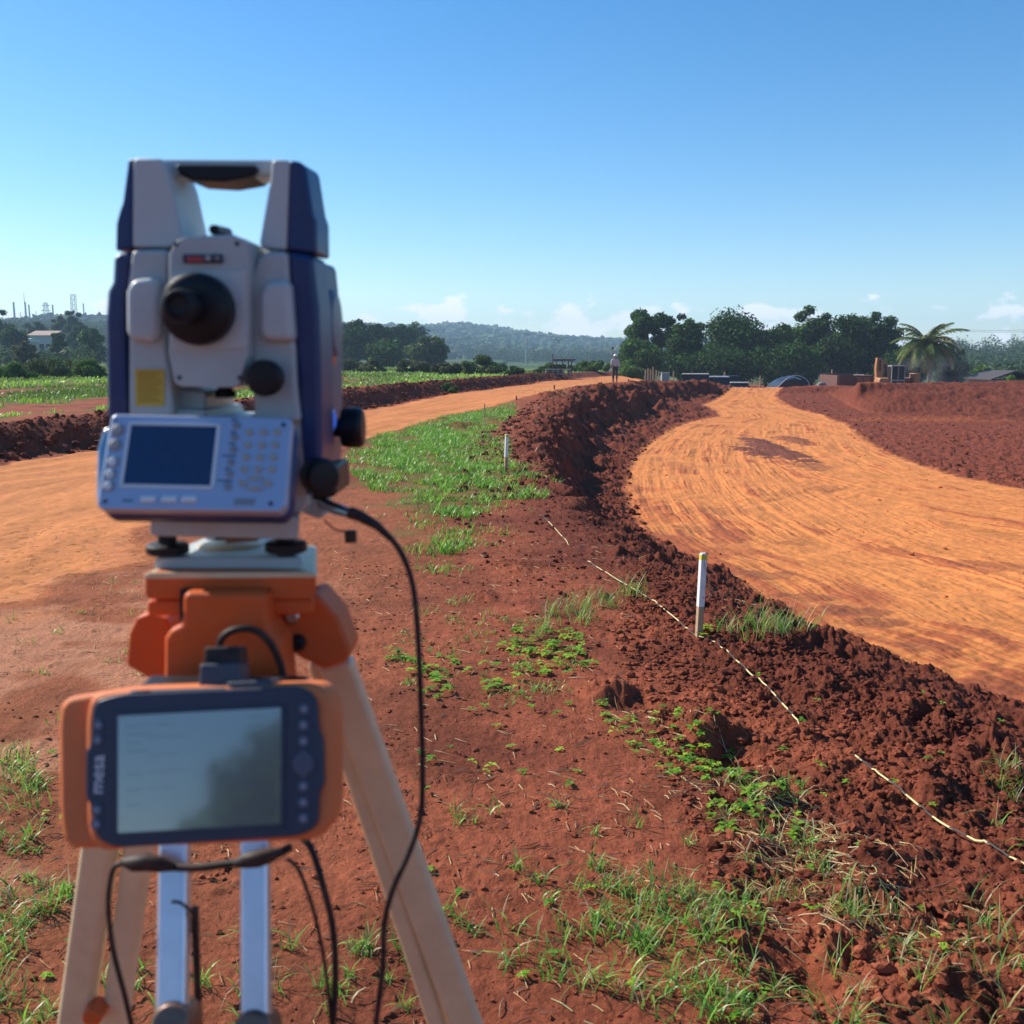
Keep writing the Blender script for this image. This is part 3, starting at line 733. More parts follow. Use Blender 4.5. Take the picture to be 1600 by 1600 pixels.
# telescope
tl = one('telescope', lambda m: (
    prismpx(m, [(264, 397), (274, 377), (286, 371), (366, 368), (384, 374), (388, 392), (388, 552), (374, 603), (362, 606), (284, 604), (272, 598), (263, 552)], .775, .892),
    prismpx(m, [(312, 368), (366, 366), (366, 372), (312, 374)], .778, .86)), M_GREY, ts, .006, 3)
one('telescope_panel', lambda m: prismpx(m, [(268, 425), (383, 423), (384, 545), (267, 546)], .7738, .78), M_GREYL, tl, .001)
one('warning_strip', lambda m: prismpx(m, [(285, 397), (347, 397), (347, 411), (285, 411)], .7725, .776), M_INK, tl, .0006)
one('red_marking', lambda m: prismpx(m, [(292, 401), (316, 401), (318, 409), (292, 409)], .7718, .7735), M_RED, tl)
one('white_marking', lambda m: (m.lathe(P(325, 403, .7722), (0, -1, 0), [(0, .0022), (.0005, .002), (.0006, 0)], 14), prismpx(m, [(336, 402), (343, 402), (343, 405), (336, 405)], .7718, .7735)), M_KEY, tl)
one('sight', lambda m: (m.cyl(P(334, 359, .80), P(356, 364, .84), .0040, .0040, 14), prismpx(m, [(335, 363), (352, 364), (352, 372), (338, 372)], .80, .82)), M_BLACK, tl, .0005)
for q in ((276, 382), (371, 381), (281, 590), (375, 590)):
    one('screw', lambda m, q=q: m.lathe(P(*q, .776), (0, -1, 0), [(0, .0022), (.0014, .0018), (.0015, 0)], 12), M_INK, tl)
eye = one('focus_ring', lambda m: m.lathe(P(315, 484, .776), (0, -1, 0), [(0, .0265), (.010, .0270), (.016, .0262), (.019, .0225), (.020, .018), (.0205, 0)], 48), M_BLACK, tl, .0006)
one('eyepiece', lambda m: m.lathe(P(293, 480, .752), (0, -1, 0), [(-.005, .0125), (.016, .0125), (.022, .0112), (.023, .008), (.020, .0065), (.0195, 0)], 32), M_BLACK, tl, .0005)
one('plummet_knob', lambda m: m.lathe(P(352, 604, .835), (0, 0, -1), [(-.004, .0065), (.003, .0065), (.004, .009), (.009, .0085), (.0095, 0)], 20), M_BLACK, tl)
one('caution_label', lambda m: prismpx(m, [(211, 577), (256, 577), (256, 634), (212, 634)], .7905, .793), M_YEL, ts)
def lab(m):
    for k in range(9):
        prismpx(m, [(215, 581 + k * 5.6), (252 - 6 * (k % 3 == 1), 581 + k * 5.6), (252 - 6 * (k % 3 == 1), 582.6 + k * 5.6), (215, 582.6 + k * 5.6)], .7900, .7915)
one('label_print', lab, mat('label_ink', (.22, .13, .02), .6), ts)

# keypad unit on a tilted plane
po = P(150, 797, .722); pu = (P(441, 801, .722) - po); pv = (P(178, 647, .755) - po); pn = pu.cross(pv).normalized()
if pn.y > 0: pn = -pn
def PP(a, b, off=0): return onplane(a, b, po, pn, off)
def flat(m, pts, o0, o1): # raised plate on the panel plane
    w = [PP(a, b, o1) for a, b in pts]; m.prism(w, -pn * (o1 - o0))
def rr(x0, y0, x1, y1, q=0):   # follow the lean of the panel: x as seen at the bottom row
    return [(x0, y0), (x1, y0), (x1, y1), (x0, y1)]
kp = one('keypad_unit', lambda m: flat(m, [(173, 652), (180, 646), (450, 652), (456, 657), (446, 790), (436, 800), (158, 796), (150, 788)], -.013, 0), M_PANEL, ts, .003, 3)
one('keypad_back', lambda m: flat(m, [(166, 662), (176, 650), (458, 658), (461, 680), (450, 790), (440, 805), (160, 801), (146, 780)], -.026, -.010), M_BLUE, kp, .004)
one('side_latch', lambda m: flat(m, [(158, 668), (170, 662), (158, 775), (147, 778), (149, 700)], -.020, -.003), M_STEEL, kp, .002)
one('screen', lambda m: flat(m, [(206, 665), (340, 667), (330, 759), (192, 756)], -.001, .0006), M_LCD, kp)
one('screen_frame', lambda m: (flat(m, [(202, 661), (344, 663), (343, 667), (202, 664)], 0, .0010), flat(m, [(188, 757), (333, 760), (332, 764), (187, 761)], 0, .0010),
    flat(m, [(202, 661), (206, 661), (192, 760), (187, 760)], 0, .0010), flat(m, [(340, 663), (345, 663), (334, 763), (329, 763)], 0, .0010)), M_KEYW, kp)
def keycyl(m, a, b, r_, h_=.0016): m.lathe(PP(a, b), pn, [(0, r_), (h_ * .7, r_), (h_, r_ * .8), (h_ * 1.05, 0)], 18)
for a, b in ((184, 672), (180, 695)):
    k = one('round_key', lambda m: keycyl(m, a, b, .0052, .001), M_KEYD, kp)
    one('key_cap', lambda m: keycyl(m, a, b, .0036, .002), M_KEY, k)
for a, b in ((176, 722), (172, 741), (169, 760)):
    k = one('side_key', lambda m: flat(m, [(a - 9, b - 8), (a + 11, b - 8), (a + 9, b + 7), (a - 11, b + 7)], 0, .0004), M_KEYD, kp)
    one('key_cap', lambda m: keycyl(m, a, b, .0030, .002), M_KEYW, k)
for a in (232, 265, 296):
    one('function_key', lambda m: flat(m, [(a - 11, 776), (a + 13, 776), (a + 11, 785), (a - 13, 785)], 0, .002), M_KEYW, kp, .0006)
for j, b in enumerate((675, 695, 714, 733)):
    for i, a in enumerate((390, 412, 433)):
        a2 = a - j * 2.6
        one('number_key', lambda m: keycyl(m, a2, b, .0029, .0016), M_KEY, kp)
for a, b in ((370, 665), (367, 683), (365, 702), (361, 722), (359, 740), (356, 760)):
    one('letter_key', lambda m: keycyl(m, a, b, .0030, .0014), M_KEYD, kp)
def dpad(m, a0):
    a1 = a0 + 60
    c = (399, 755)
    w = []
    for q in np.linspace(R(a0), R(a1), 6): w.append((c[0] + 26 * math.cos(q), c[1] - 12 * math.sin(q)))
    for q in np.linspace(R(a1), R(a0), 6): w.append((c[0] + 13 * math.cos(q), c[1] - 4.5 * math.sin(q)))
    flat(m, w, 0, .0014)
for a0 in (-30, 60, 150, 240): one('arrow_key', lambda m: dpad(m, a0), M_KEY, kp)
one('badge', lambda m: flat(m, [(367, 779), (399, 779), (397, 789), (365, 789)], 0, .0006), M_KEYD, kp)
if 1:
    for a, b, w in ((180, 656, 8), (366, 655, 10), (364, 674, 8), (362, 692, 10), (358, 711, 22), (355, 731, 8), (352, 750, 24), (200, 781, 16)):
        one('printed_mark', lambda m: flat(m, [(a - w / 2, b), (a + w / 2, b), (a + w / 2, b + 2.2), (a - w / 2, b + 2.2)], 0, .0003), M_INK, kp)
    for a, b in ((443, 664), (164, 783), (423, 787)): one('screw', lambda m: keycyl(m, a, b, .0018, .0006), M_INK, kp)

# ---- handheld data collector clamped to the front leg
fw = Vector((0, CP, -SP)); ho = Vector((0, 0, CH)) + fw * .715; hnrm = -(fw + Vector((0, 0, -.12))).normalized()
def HP(a, b, off=0): return onplane(a, b, ho, hnrm, off)
def hflat(m, pts, o0, o1, inset=0):
    w = [HP(a, b, o1) for a, b in pts]; c = sum(w, Vector()) / len(w)
    m.loft([w, [p + (c - p) * inset - hnrm * (o1 - o0) for p in w]])
HC = HP(320, 1200)
dc_ = empty('data_collector', HC, 'rugged orange handheld data collector with grey screen clamped to the front tripod leg', 'handheld computer')
def rpoly(pts, q, n=5):
    """round the corners of a pixel polygon by q pixels"""
    out = []; N = len(pts)
    for i in range(N):
        p0 = Vector(pts[i - 1]); p1 = Vector(pts[i]); p2 = Vector(pts[(i + 1) % N])
        a = p1 + (p0 - p1).normalized() * min(q, (p0 - p1).length * .45); b = p1 + (p2 - p1).normalized() * min(q, (p2 - p1).length * .45)
        for k in range(n + 1):
            t = k / n; out.append(tuple((1 - t) ** 2 * a + 2 * t * (1 - t) * p1 + t * t * b))
    return out
hs_ = one('housing', lambda m: (hflat(m, rpoly([(84, 1092), (200, 1074), (508, 1066), (523, 1110), (524, 1270), (508, 1308), (180, 1330), (92, 1334), (80, 1290), (78, 1130)], 26), -.040, -.010),
                                hflat(m, rpoly([(140, 1082), (250, 1074), (500, 1066), (521, 1100), (522, 1280), (500, 1314), (200, 1326), (150, 1334), (132, 1300), (130, 1120)], 34), -.016, -.001, -.0)), M_HOUS, dc_, .006, 3)
bz = one('bezel', lambda m: hflat(m, rpoly([(148, 1096), (190, 1084), (470, 1072), (496, 1090), (500, 1146), (506, 1152), (508, 1226), (500, 1236), (498, 1290), (470, 1306), (180, 1324), (150, 1306), (144, 1255), (136, 1248), (136, 1172), (144, 1164)], 16), -.006, .003), M_BEZ, dc_, .003, 3)
def grad_screen(ior=2.25, base=(.07, .085, .10)):
    m = bpy.data.materials.new('lit_lcd'); m.use_nodes = True; t = m.node_tree; b = t.nodes['Principled BSDF']
    b.inputs['Base Color'].default_value = (*base, 1); b.inputs['Roughness'].default_value = .13
    b.inputs['Specular IOR Level'].default_value = .9; b.inputs['Coat Weight'].default_value = 1.0; b.inputs['Coat Roughness'].default_value = .05
    b.inputs['Coat IOR'].default_value = ior
    b.inputs['Emission Color'].default_value = (.30, .36, .42, 1); b.inputs['Emission Strength'].default_value = .045
    return m
sc_ = one('screen', lambda m: hflat(m, [(187, 1118), (441, 1105), (441, 1286), (187, 1300)], .001, .0036), grad_screen(), dc_)
one('screen_rim', lambda m: (hflat(m, [(182, 1112), (446, 1099), (446, 1104), (187, 1117)], .0, .0041), hflat(m, [(182, 1113), (187, 1113), (187, 1305), (182, 1305)], 0, .0041),
    hflat(m, [(441, 1100), (447, 1100), (447, 1290), (441, 1290)], 0, .0041), hflat(m, [(182, 1301), (447, 1287), (447, 1292), (182, 1306)], 0, .0041)), M_BEZ, sc_)
TXT = grad_screen(2.0, (.03, .035, .045))
if 1:
    for (a, b, w, h) in ((200, 1133, 26, 3), (200, 1146, 40, 3), (200, 1159, 22, 3), (200, 1172, 34, 3), (235, 1133, 44, 2), (235, 1152, 60, 2), (235, 1180, 50, 2), (235, 1205, 56, 2), (235, 1232, 40, 2), (200, 1208, 24, 3), (200, 1232, 26, 3), (200, 1256, 22, 3), (388, 1128, 26, 3), (388, 1142, 22, 3), (423, 1277, 10, 6)):
        s_ = -13.5 / 254; y2 = b + (a - 200) * s_; y3 = b + (a + w - 200) * s_
        one('text_line', lambda m: hflat(m, [(a, y2), (a + w, y3), (a + w, y3 + h), (a, y2 + h)], .0030, .0038), TXT, sc_)
M_BTN = mat('collector_button', (.08, .09, .13), .45)
M_ICON = mat('collector_icon', (.25, .27, .33), .5)
for a, b in ((157, 1132), (156, 1155), (155, 1264), (154, 1286), (477, 1107), (476, 1132), (476, 1157), (476, 1227), (476, 1252), (476, 1277)):
    k = one('button', lambda m: m.lathe(HP(a, b, .003), hnrm, [(0, .0042), (.0012, .0040), (.0014, 0)], 20), M_BTN, dc_)
    one('icon', lambda m: m.lathe(HP(a, b, .0042), hnrm, [(0, .0020), (.0003, .0020), (.0004, .0)], 10), M_ICON, k)
one('direction_pad', lambda m: (m.lathe(HP(476, 1192, .003), hnrm, [(0, .0078), (.0014, .0074), (.0018, .003), (.0014, 0)], 32),
                                hflat(m, rpoly([(470, 1171), (482, 1171), (482, 1213), (470, 1213)], 4), .002, .0040), hflat(m, rpoly([(460, 1186), (492, 1186), (492, 1198), (460, 1198)], 4), .002, .0041)), M_BTN, dc_)
# the word on the bezel, turned to read upwards
tx = bpy.data.curves.new('lettering', 'FONT'); tx.body = 'mesa'; tx.size = .0128; tx.extrude = .0002; tx.align_x = 'CENTER'; tx.align_y = 'CENTER'
to = bpy.data.objects.new('lettering', tx)
Mz = Matrix.Identity(4); ux = Vector((0, 0, 1)); ux = (ux - hnrm * ux.dot(hnrm)).normalized(); uy = hnrm.cross(ux)
for i, v in enumerate((ux, uy, hnrm)):
    for j in range(3): Mz[j][i] = v[j]
dg_ = bpy.context.evaluated_depsgraph_get() if False else None
COL.objects.link(to); bpy.context.view_layer.update()
lm = bpy.data.meshes.new_from_object(to.evaluated_get(bpy.context.evaluated_depsgraph_get()))
bpy.data.objects.remove(to)
lo = bpy.data.objects.new('lettering', lm); COL.objects.link(lo); lm.materials.clear(); lm.materials.append(M_WHITE)
lm.transform(Matrix.Translation(HP(156, 1209, .0034) - dc_.location) @ Mz); lo.parent = dc_
dk = one('dock_connector', lambda m: hflat(m, [(306, 1038), (370, 1036), (372, 1078), (304, 1080)], -.034, -.008), M_DOCK, dc_, .002)
one('cable_plug', lambda m: hflat(m, rpoly([(312, 1012), (368, 1010), (370, 1040), (310, 1042)], 5), -.031, -.011), M_RUB, dk, .002)
one('top_slot', lambda m: hflat(m, [(212, 1080), (233, 1078), (233, 1083), (212, 1085)], -.012, .0005), M_BLACK, dc_)
one('top_cover', lambda m: (hflat(m, [(200, 1079), (352, 1074), (352, 1086), (200, 1091)], -.028, -.0005), hflat(m, [(352, 1066), (424, 1062), (424, 1082), (352, 1086)], -.032, -.003)), M_DOCK, dc_, .002)
one('mount_bracket', lambda m: (m.box(HC + Vector((0, .052, .02)), (.12, .035, .05)), m.box(HC + Vector((0, .045, -.02)), (.05, .03, .06))), M_BLACK, dc_, .004)

# ---- cables and straps
def cable(name, pts, rad, label, cat='cable', group=None, plug=None, material=M_RUB):
    path = spline([P(a, b, Y) for a, b, Y in pts], 10)
    mb = MB(); mb.tube(path, rad, 12); c = path[0]
    r_ = empty(name, c, label, cat, group)
    mb.build('cord', material, r_)
    return r_
c1 = cable('data_cable', [(548, 802, .80), (572, 812, .795), (602, 832, .79), (628, 866, .79), (645, 915, .79), (653, 990, .785), (657, 1080, .78), (660, 1180, .775), (658, 1270, .77), (640, 1330, .765), (612, 1395, .76), (600, 1450, .76), (598, 1510, .76), (586, 1610, .76), (560, 1800, .77), (470, 2100, .80)],
           .0024, 'long black cable looping down from the instrument connector past the right leg')
one('metal_connector', lambda m: m.tube([P(506, 788, .82), P(528, 796, .81), P(550, 803, .80)], [.0052, .0050, .0040], 18), M_STEEL, c1)
one('strain_relief', lambda m: m.tube([P(547, 801, .80), P(562, 806, .797), P(590, 822, .792), P(612, 843, .79)], [.0052, .0048, .0036, .0025], 14), M_RUB, c1)
one('dust_cap', lambda m: (m.tube(spline([P(506, 812, .82), P(525, 828, .815), (P(548, 830, .812))], 6), .0008, 8), m.lathe(P(548, 838, .812), (0, 0, 1), [(-.005, .005), (.004, .0052), (.005, .004)], 14)), M_RUB, c1)
cable('plug_cable', [(342, 1014, .735), (348, 996, .735), (368, 984, .735), (396, 984, .738), (420, 1002, .74), (436, 1032, .742), (444, 1064, .745), (447, 1100, .76), (447, 1200, .77), (460, 1290, .765), (486, 1325, .755), (505, 1385, .75), (520, 1450, .75), (524, 1530, .75), (519, 1620, .75), (505, 1850, .76)], .0028,
      'black cable arching from the plug on top of the data collector')
cable('thin_cord', [(448, 1342, .745), (466, 1358, .745), (486, 1410, .745), (503, 1480, .745), (514, 1560, .748), (520, 1640, .75)], .0016, 'thin black cord hanging between the two cables right of the front leg', 'cord')
cable('hanging_cord', [(205, 1348, .735), (180, 1354, .735), (171, 1385, .735), (170, 1430, .735), (178, 1490, .735), (196, 1560, .735), (212, 1630, .735)], .0021, 'black cord hanging in front of the left tripod leg', 'cord')
st = cable('strap', [(190, 1347, .728), (215, 1345, .728), (250, 1352, .728), (300, 1356, .725), (350, 1351, .725), (390, 1345, .725), (430, 1336, .728), (456, 1322, .733)], .0032, 'black elastic strap tied across the front tripod leg below the data collector', 'strap')
one('knot', lambda m: m.tube([P(192, 1347, .724), P(208, 1349, .722), P(230, 1347, .722), P(252, 1351, .722), P(272, 1355, .724)], [.003, .0062, .0068, .0058, .003], 12), M_RUB, st)
one('knot', lambda m: m.tube([P(368, 1350, .722), P(384, 1344, .720), P(402, 1342, .720), P(424, 1336, .722), P(440, 1330, .724)], [.003, .0060, .0066, .0056, .003], 12), M_RUB, st)
ct = cable('tied_cable', [(305, 1418, .728), (305, 1450, .728), (307, 1500, .727), (309, 1560, .726), (311, 1640, .726)], .0030, 'black cable with cable tie running down between the rails of the front leg')
one('cable_tie', lambda m: m.tube(spline([P(268, 1409, .722), P(282, 1411, .722), P(295, 1420, .722), P(303, 1432, .722)], 5), .0011, 8), M_RUB, ct)
# ------------------------------------------------------------------ plants
def leafmat(name, transl=.35, rough=.55, noise=.0, spec=.3):
    return mat(name, rough=rough, spec=spec, attr='Col', transl=transl, noise=noise, nscale=3)
M_GRASS = leafmat('grass_blade', .42, .42, spec=.45)
M_LEAF = leafmat('tree_leaf', .3, .7, spec=.08)
M_WEED = leafmat('weed_leaf', .45, .45)
M_STRAW = mat('dry_straw', rough=.7, spec=.3, attr='Col', transl=.15)
M_BARK = mat('bark', (.10, .07, .05), rough=.95, noise=.4, nscale=6, bump=.01, bscale=20)
M_CLOD = mat('soil_clod', rough=.95, spec=.12, attr='Col', noise=.3, nscale=60, bump=.003, bscale=170)

def blades(name, x, y, z, ln, wd, lean, az, col, label, cat, parent=None, m=None, seg=3, kind='stuff', tipdry=0.0):
    """curved tapering blades, one strip each"""
    n = len(x); d = np.stack([np.cos(az), np.sin(az)], 1); s = np.stack([-np.sin(az + .5 * rng.standard_normal(n)), np.cos(az)], 1)
    vs = np.empty((n, 2 * seg + 1, 3)); cs = np.empty((n, 2 * seg + 1, 3))
    for k in range(seg + 1):
        t = k / seg
        out = lean * ln * t ** 1.7; up = ln * t * np.sqrt(np.clip(1 - (lean * .8 * t) ** 2, .02, 1)) - .35 * ln * np.clip(lean - .6, 0, 1) * t ** 2.5
        c = np.stack([x + d[:, 0] * out, y + d[:, 1] * out, z + up], 1)
        w = wd * (1 - t ** 1.5) * .5 * (0.75 + t * .5)
        cc = np.clip(col * (1 + .25 * t), 0, .95)
        if tipdry > 0: cc = cc * (1 - tipdry * t ** 3) + np.array([.45, .36, .16]) * tipdry * t ** 3
        if k < seg:
            vs[:, 2 * k] = c; vs[:, 2 * k + 1] = c; vs[:, 2 * k, :2] -= s * w[:, None]; vs[:, 2 * k + 1, :2] += s * w[:, None]
            cs[:, 2 * k] = cc; cs[:, 2 * k + 1] = cc
        else: vs[:, 2 * seg] = c; cs[:, 2 * seg] = cc
    base = (np.arange(n) * (2 * seg + 1))[:, None]
    q = np.concatenate([base + np.array([2 * k, 2 * k + 1, 2 * k + 3, 2 * k + 2]) for k in range(seg - 1)], 0) if seg > 1 else None
    t3 = base + np.array([2 * seg - 2, 2 * seg - 1, 2 * seg])
    o = mesh_np(name, vs.reshape(-1, 3), tris=t3, quads=q, material=m or M_GRASS, colors=cs.reshape(-1, 3), smooth=True)
    if label: tag(o, label, cat, kind=kind)
    return o
def pick(cols, n, jit=.25):
    c = np.asarray(cols)[rng.integers(0, len(cols), n)]
    return c * (1 + jit * rng.uniform(-1, 1, (n, 1))) * (1 + .08 * rng.standard_normal((n, 3)))
GREENS = [(.14, .32, .035), (.19, .40, .045), (.10, .25, .035), (.25, .43, .06), (.17, .30, .06)]
def in_px(poly, n):
    """random ground points inside a pixel polygon, even on the ground"""
    w = np.array([G(a, b)[:2] for a, b in poly]); out = []
    lo = w.min(0); hi = w.max(0); got = 0
    while got < n:
        p = rng.uniform(lo, hi, (n * 3, 2)); d, _ = polyd(p[:, 0], p[:, 1], w); p = p[d < 0]; out.append(p); got += len(p)
    return np.concatenate(out)[:n]
def tufts(name, centers, per, ln, wd, label, cat, spread=.03, cols=GREENS, dry=.12, lean=(.4, 1.25), m=None):
    n = len(centers); k = rng.poisson(per, n) + 3; idx = np.repeat(np.arange(n), k); N = len(idx)
    sc = rng.uniform(.55, 1.3, n)[idx]
    x = centers[idx, 0] + rng.standard_normal(N) * spread * sc; y = centers[idx, 1] + rng.standard_normal(N) * spread * sc
    z = ground_z(x, y) - .004
    c = pick(cols, N, .3); dr_ = rng.random(N) < dry; c[dr_] = pick([(.42, .33, .15), (.50, .42, .24)], dr_.sum())
    return blades(name, x, y, z, ln * sc * rng.uniform(.5, 1.2, N), wd * rng.uniform(.6, 1.3, N), rng.uniform(*lean, N), rng.uniform(0, 6.283, N), c, label, cat, seg=4, tipdry=.25, m=m)

# foreground tufts, bottom centre / bottom left
A = in_px([(700, 1440), (760, 1400), (860, 1400), (960, 1370), (1090, 1360), (1180, 1400), (1190, 1600), (980, 1620), (900, 1560), (760, 1520)], 60)
A2 = in_px([(930, 1395), (1080, 1370), (1170, 1440), (1170, 1610), (1040, 1620), (960, 1500)], 34)
tufts('grass', np.concatenate([A, A2]), 8, .085, .0062, 'loose green grass tufts with arching blades at the bottom centre, right of the tripod', 'grass', .022)
B = in_px([(-120, 1180), (60, 1190), (75, 1330), (110, 1400), (120, 1620), (-150, 1640)], 100)
tufts('grass', B, 10, .08, .0060, 'green grass tufts on brown earth at the bottom left beside the tripod', 'grass', .022)
Cc_ = np.concatenate([in_px([(150, 1440), (640, 1420), (700, 1620), (120, 1620)], 30), in_px([(560, 1280), (720, 1220), (1160, 1300), (1180, 1420), (700, 1400)], 16)])
tufts('grass', Cc_, 9, .075, .0052, 'scattered small grass tufts on trodden earth behind and between the tripod legs', 'grass', .012)
D = np.concatenate([in_px([(1090, 1200), (1260, 1220), (1330, 1420), (1180, 1400)], 20), in_px([(1180, 1400), (1640, 1380), (1640, 1620), (1180, 1620)], 34), in_px([(1540, 1180), (1680, 1240), (1680, 1400), (1560, 1360)], 12)])
tufts('grass', D, 9, .10, .0046, 'thin grass tufts among rough soil lumps at the bottom right', 'grass', .016, dry=.3)
E = np.concatenate([in_px([(1120, 985), (1260, 980), (1255, 1010), (1130, 1008)], 16), in_px([(930, 925), (1005, 925), (990, 950), (930, 955)], 8), in_px([(860, 960), (930, 950), (925, 990), (840, 1000)], 14)])
tufts('grass', E, 14, .16, .005, 'long bladed grass clumps beside the painted stake and the striped rope', 'grass', .03, dry=.2, lean=(.35, 1.0))
Fp = in_px([(600, 1000), (700, 930), (830, 960), (940, 1060), (820, 1110), (640, 1080)], 75)
tufts('grass', Fp, 9, .05, .006, 'low grass sprouts on the bare earth mid-left of the stake', 'grass', .03)
H = in_px([(0, 930), (220, 900), (230, 1080), (80, 1140), (0, 1090)], 14)
tufts('grass', H, 8, .06, .006, 'sparse sprouts on trodden brown earth left of the tripod head', 'grass', .03)

# dense green patch in the middle distance
def patch(poly, n, ln, wd, label, thr=-.1, cols=GREENS, dry=.04, wobf=1.3, name='grass'):
    p = in_px(poly, n); v = fbm(p[:, 0] * wobf, p[:, 1] * wobf, 201, 4) + rng.standard_normal(len(p)) * .08
    dpy, _ = polyd(p[:, 0], p[:, 1], np.array([G(a, b)[:2] for a, b in poly])); v = v - .75 * np.clip(1 + dpy / 1.1, 0, 1) * rng.random(len(p)) * 1.2
    p = p[v > thr]; N = len(p); z = ground_z(p[:, 0], p[:, 1]) - .01
    c = pick(cols, N, .3); dr_ = rng.random(N) < dry; c[dr_] = pick([(.42, .33, .15)], dr_.sum())
    big = .6 + .8 * smooth(fbm(p[:, 0] * 2.2, p[:, 1] * 2.2, 203, 3), -.2, .5)
    return blades(name, p[:, 0], p[:, 1], z, ln * big * rng.uniform(.5, 1.3, N), wd * rng.uniform(.6, 1.3, N), rng.uniform(.3, 1.05, N), rng.uniform(0, 6.283, N), c, label, 'grass', seg=3)
patch([(530, 715), (560, 690), (610, 672), (700, 652), (800, 634), (812, 645), (775, 672), (800, 690), (800, 720), (850, 750), (820, 790), (745, 805), (735, 860), (690, 870), (640, 815), (590, 780), (550, 745)], 62000, .11, .014,
      'dense bright green grass patch between the upper road and the cut bank', thr=-.16, cols=[(.13, .32, .03), (.20, .40, .035), (.25, .44, .06), (.10, .25, .03)])
patch([(560, 800), (650, 800), (740, 790), (880, 740), (800, 870), (700, 910), (600, 880)], 9000, .08, .011, 'ragged grass fringe thinning out onto the bare soil', thr=.12)
patch([(800, 620), (1000, 600), (900, 660), (850, 760), (830, 700), (790, 690)], 5000, .12, .02, 'weedy fringe on the shoulder of the cut bank', thr=.2, cols=[(.14, .2, .04), (.2, .2, .06), (.1, .16, .04)], dry=.4)

# green field beyond the left bank
def field(n, r0, r1, a0, a1, ln, wd, label, thr, cols):
    r = np.sqrt(rng.uniform(r0 ** 2, r1 ** 2, n)) if r1 < 90 else r0 * (r1 / r0) ** rng.random(n)
    a = rng.uniform(a0, a1, n); x = r * np.sin(a); y = r * np.cos(a)
    d, _ = polyd(x, y, FIELD); v = fbm(x / 3.0, y / 6.0, 61, 4) + .25 + smooth(r, 20, 70) * .3
    k = (d < -1.7 - 1.2 * rng.random(n)) & (v > thr); x = x[k]; y = y[k]; r = r[k]; N = len(x); z = ground_z(x, y) - .02; s = (r / r0) ** .55
    tone = smooth(fbm(x / 6, y / 14, 65, 3), -.3, .4)[:, None]
    c = pick(cols, N, .3) * (.5 + .8 * tone)
    return blades('field_grass', x, y, z, ln * s * rng.uniform(.5, 1.4, N), wd * s * rng.uniform(.6, 1.3, N), rng.uniform(.1, .8, N), rng.uniform(0, 6.283, N), c, label, 'grass', seg=2)
FG = [(.19, .36, .035), (.26, .42, .04), (.14, .28, .035), (.28, .38, .07), (.16, .26, .05)]
field(42000, 15.5, 40, R(-31), R(-5), .085, .028, 'bright green field grass just beyond the left soil bank', .28, FG)
field(46000, 40, 140, R(-31), R(6), .12, .08, 'tall green grass further out in the open field', .36, FG)

# broad-leaved seedlings
def seedlings(p, size, label, cols=((.22, .44, .03), (.34, .52, .045), (.15, .33, .03))):
    vs = []; qs = []; cs = []
    for (x, y) in p:
        z = gz(x, y); h = size * random.uniform(.5, 1.2); n = random.choice((3, 4, 5, 6)); a0 = random.uniform(0, 6.3)
        col = np.array(random.choice(cols)) * random.uniform(.75, 1.25)
        for k in range(n):
            a = a0 + k * 2.4; ll_ = size * random.uniform(.7, 1.3); w = ll_ * .36; b = Vector((x, y, z + h * (.6 + .4 * k / n)))
            d = Vector((math.cos(a), math.sin(a), random.uniform(-.15, .45))).normalized(); s = d.cross(Vector((0, 0, 1))).normalized(); up = s.cross(d)
            i0 = len(vs); q = b + d * ll_ * .15
            vs += [b, q + d * ll_ * .3 - s * w + up * .12 * ll_, q + d * ll_ * .32, q + d * ll_ * .3 + s * w + up * .12 * ll_, b + d * ll_ - Vector((0, 0, .18 * ll_))]
            qs += [(i0, i0 + 1, i0 + 2), (i0, i0 + 2, i0 + 3), (i0 + 1, i0 + 4, i0 + 2), (i0 + 2, i0 + 4, i0 + 3)]; cs += [col] * 5
    o = mesh_np('seedlings', np.array([tuple(v) for v in vs]), tris=np.array(qs), material=M_WEED, colors=np.array(cs), smooth=True)
    tag(o, label, 'weeds', kind='stuff'); return o
SA = np.concatenate([in_px([(810, 985), (900, 985), (930, 1040), (860, 1070), (780, 1010)], 60), in_px([(600, 1020), (830, 1030), (830, 1090), (640, 1090)], 45)])
seedlings(SA, .035, 'bright broad-leaved seedlings in the middle of the bare earth')
SB = np.concatenate([in_px([(930, 1100), (1050, 1110), (1180, 1180), (1180, 1290), (1080, 1260), (960, 1160)], 90), in_px([(650, 1080), (950, 1080), (950, 1280), (650, 1250)], 26), in_px([(1080, 1180), (1250, 1220), (1280, 1340), (1120, 1320)], 34)])
seedlings(SB, .026, 'yellow-green seedlings scattered along the rough soil in the foreground')
SCd = np.concatenate([in_px([(1100, 1050), (1640, 1100), (1640, 1600), (1200, 1600)], 42), in_px([(640, 1360), (1200, 1340), (1200, 1610), (700, 1610)], 26), in_px([(-60, 1160), (120, 1180), (120, 1600), (-60, 1600)], 22)])
seedlings(SCd, .02, 'tiny lone seedlings dotted over the foreground soil')
seedlings(in_px([(1083, 996), (1108, 992), (1112, 1004), (1085, 1006)], 9), .04, 'bright yellow-green leaves at the foot of the painted stake', ((.35, .5, .03), (.5, .55, .04)))

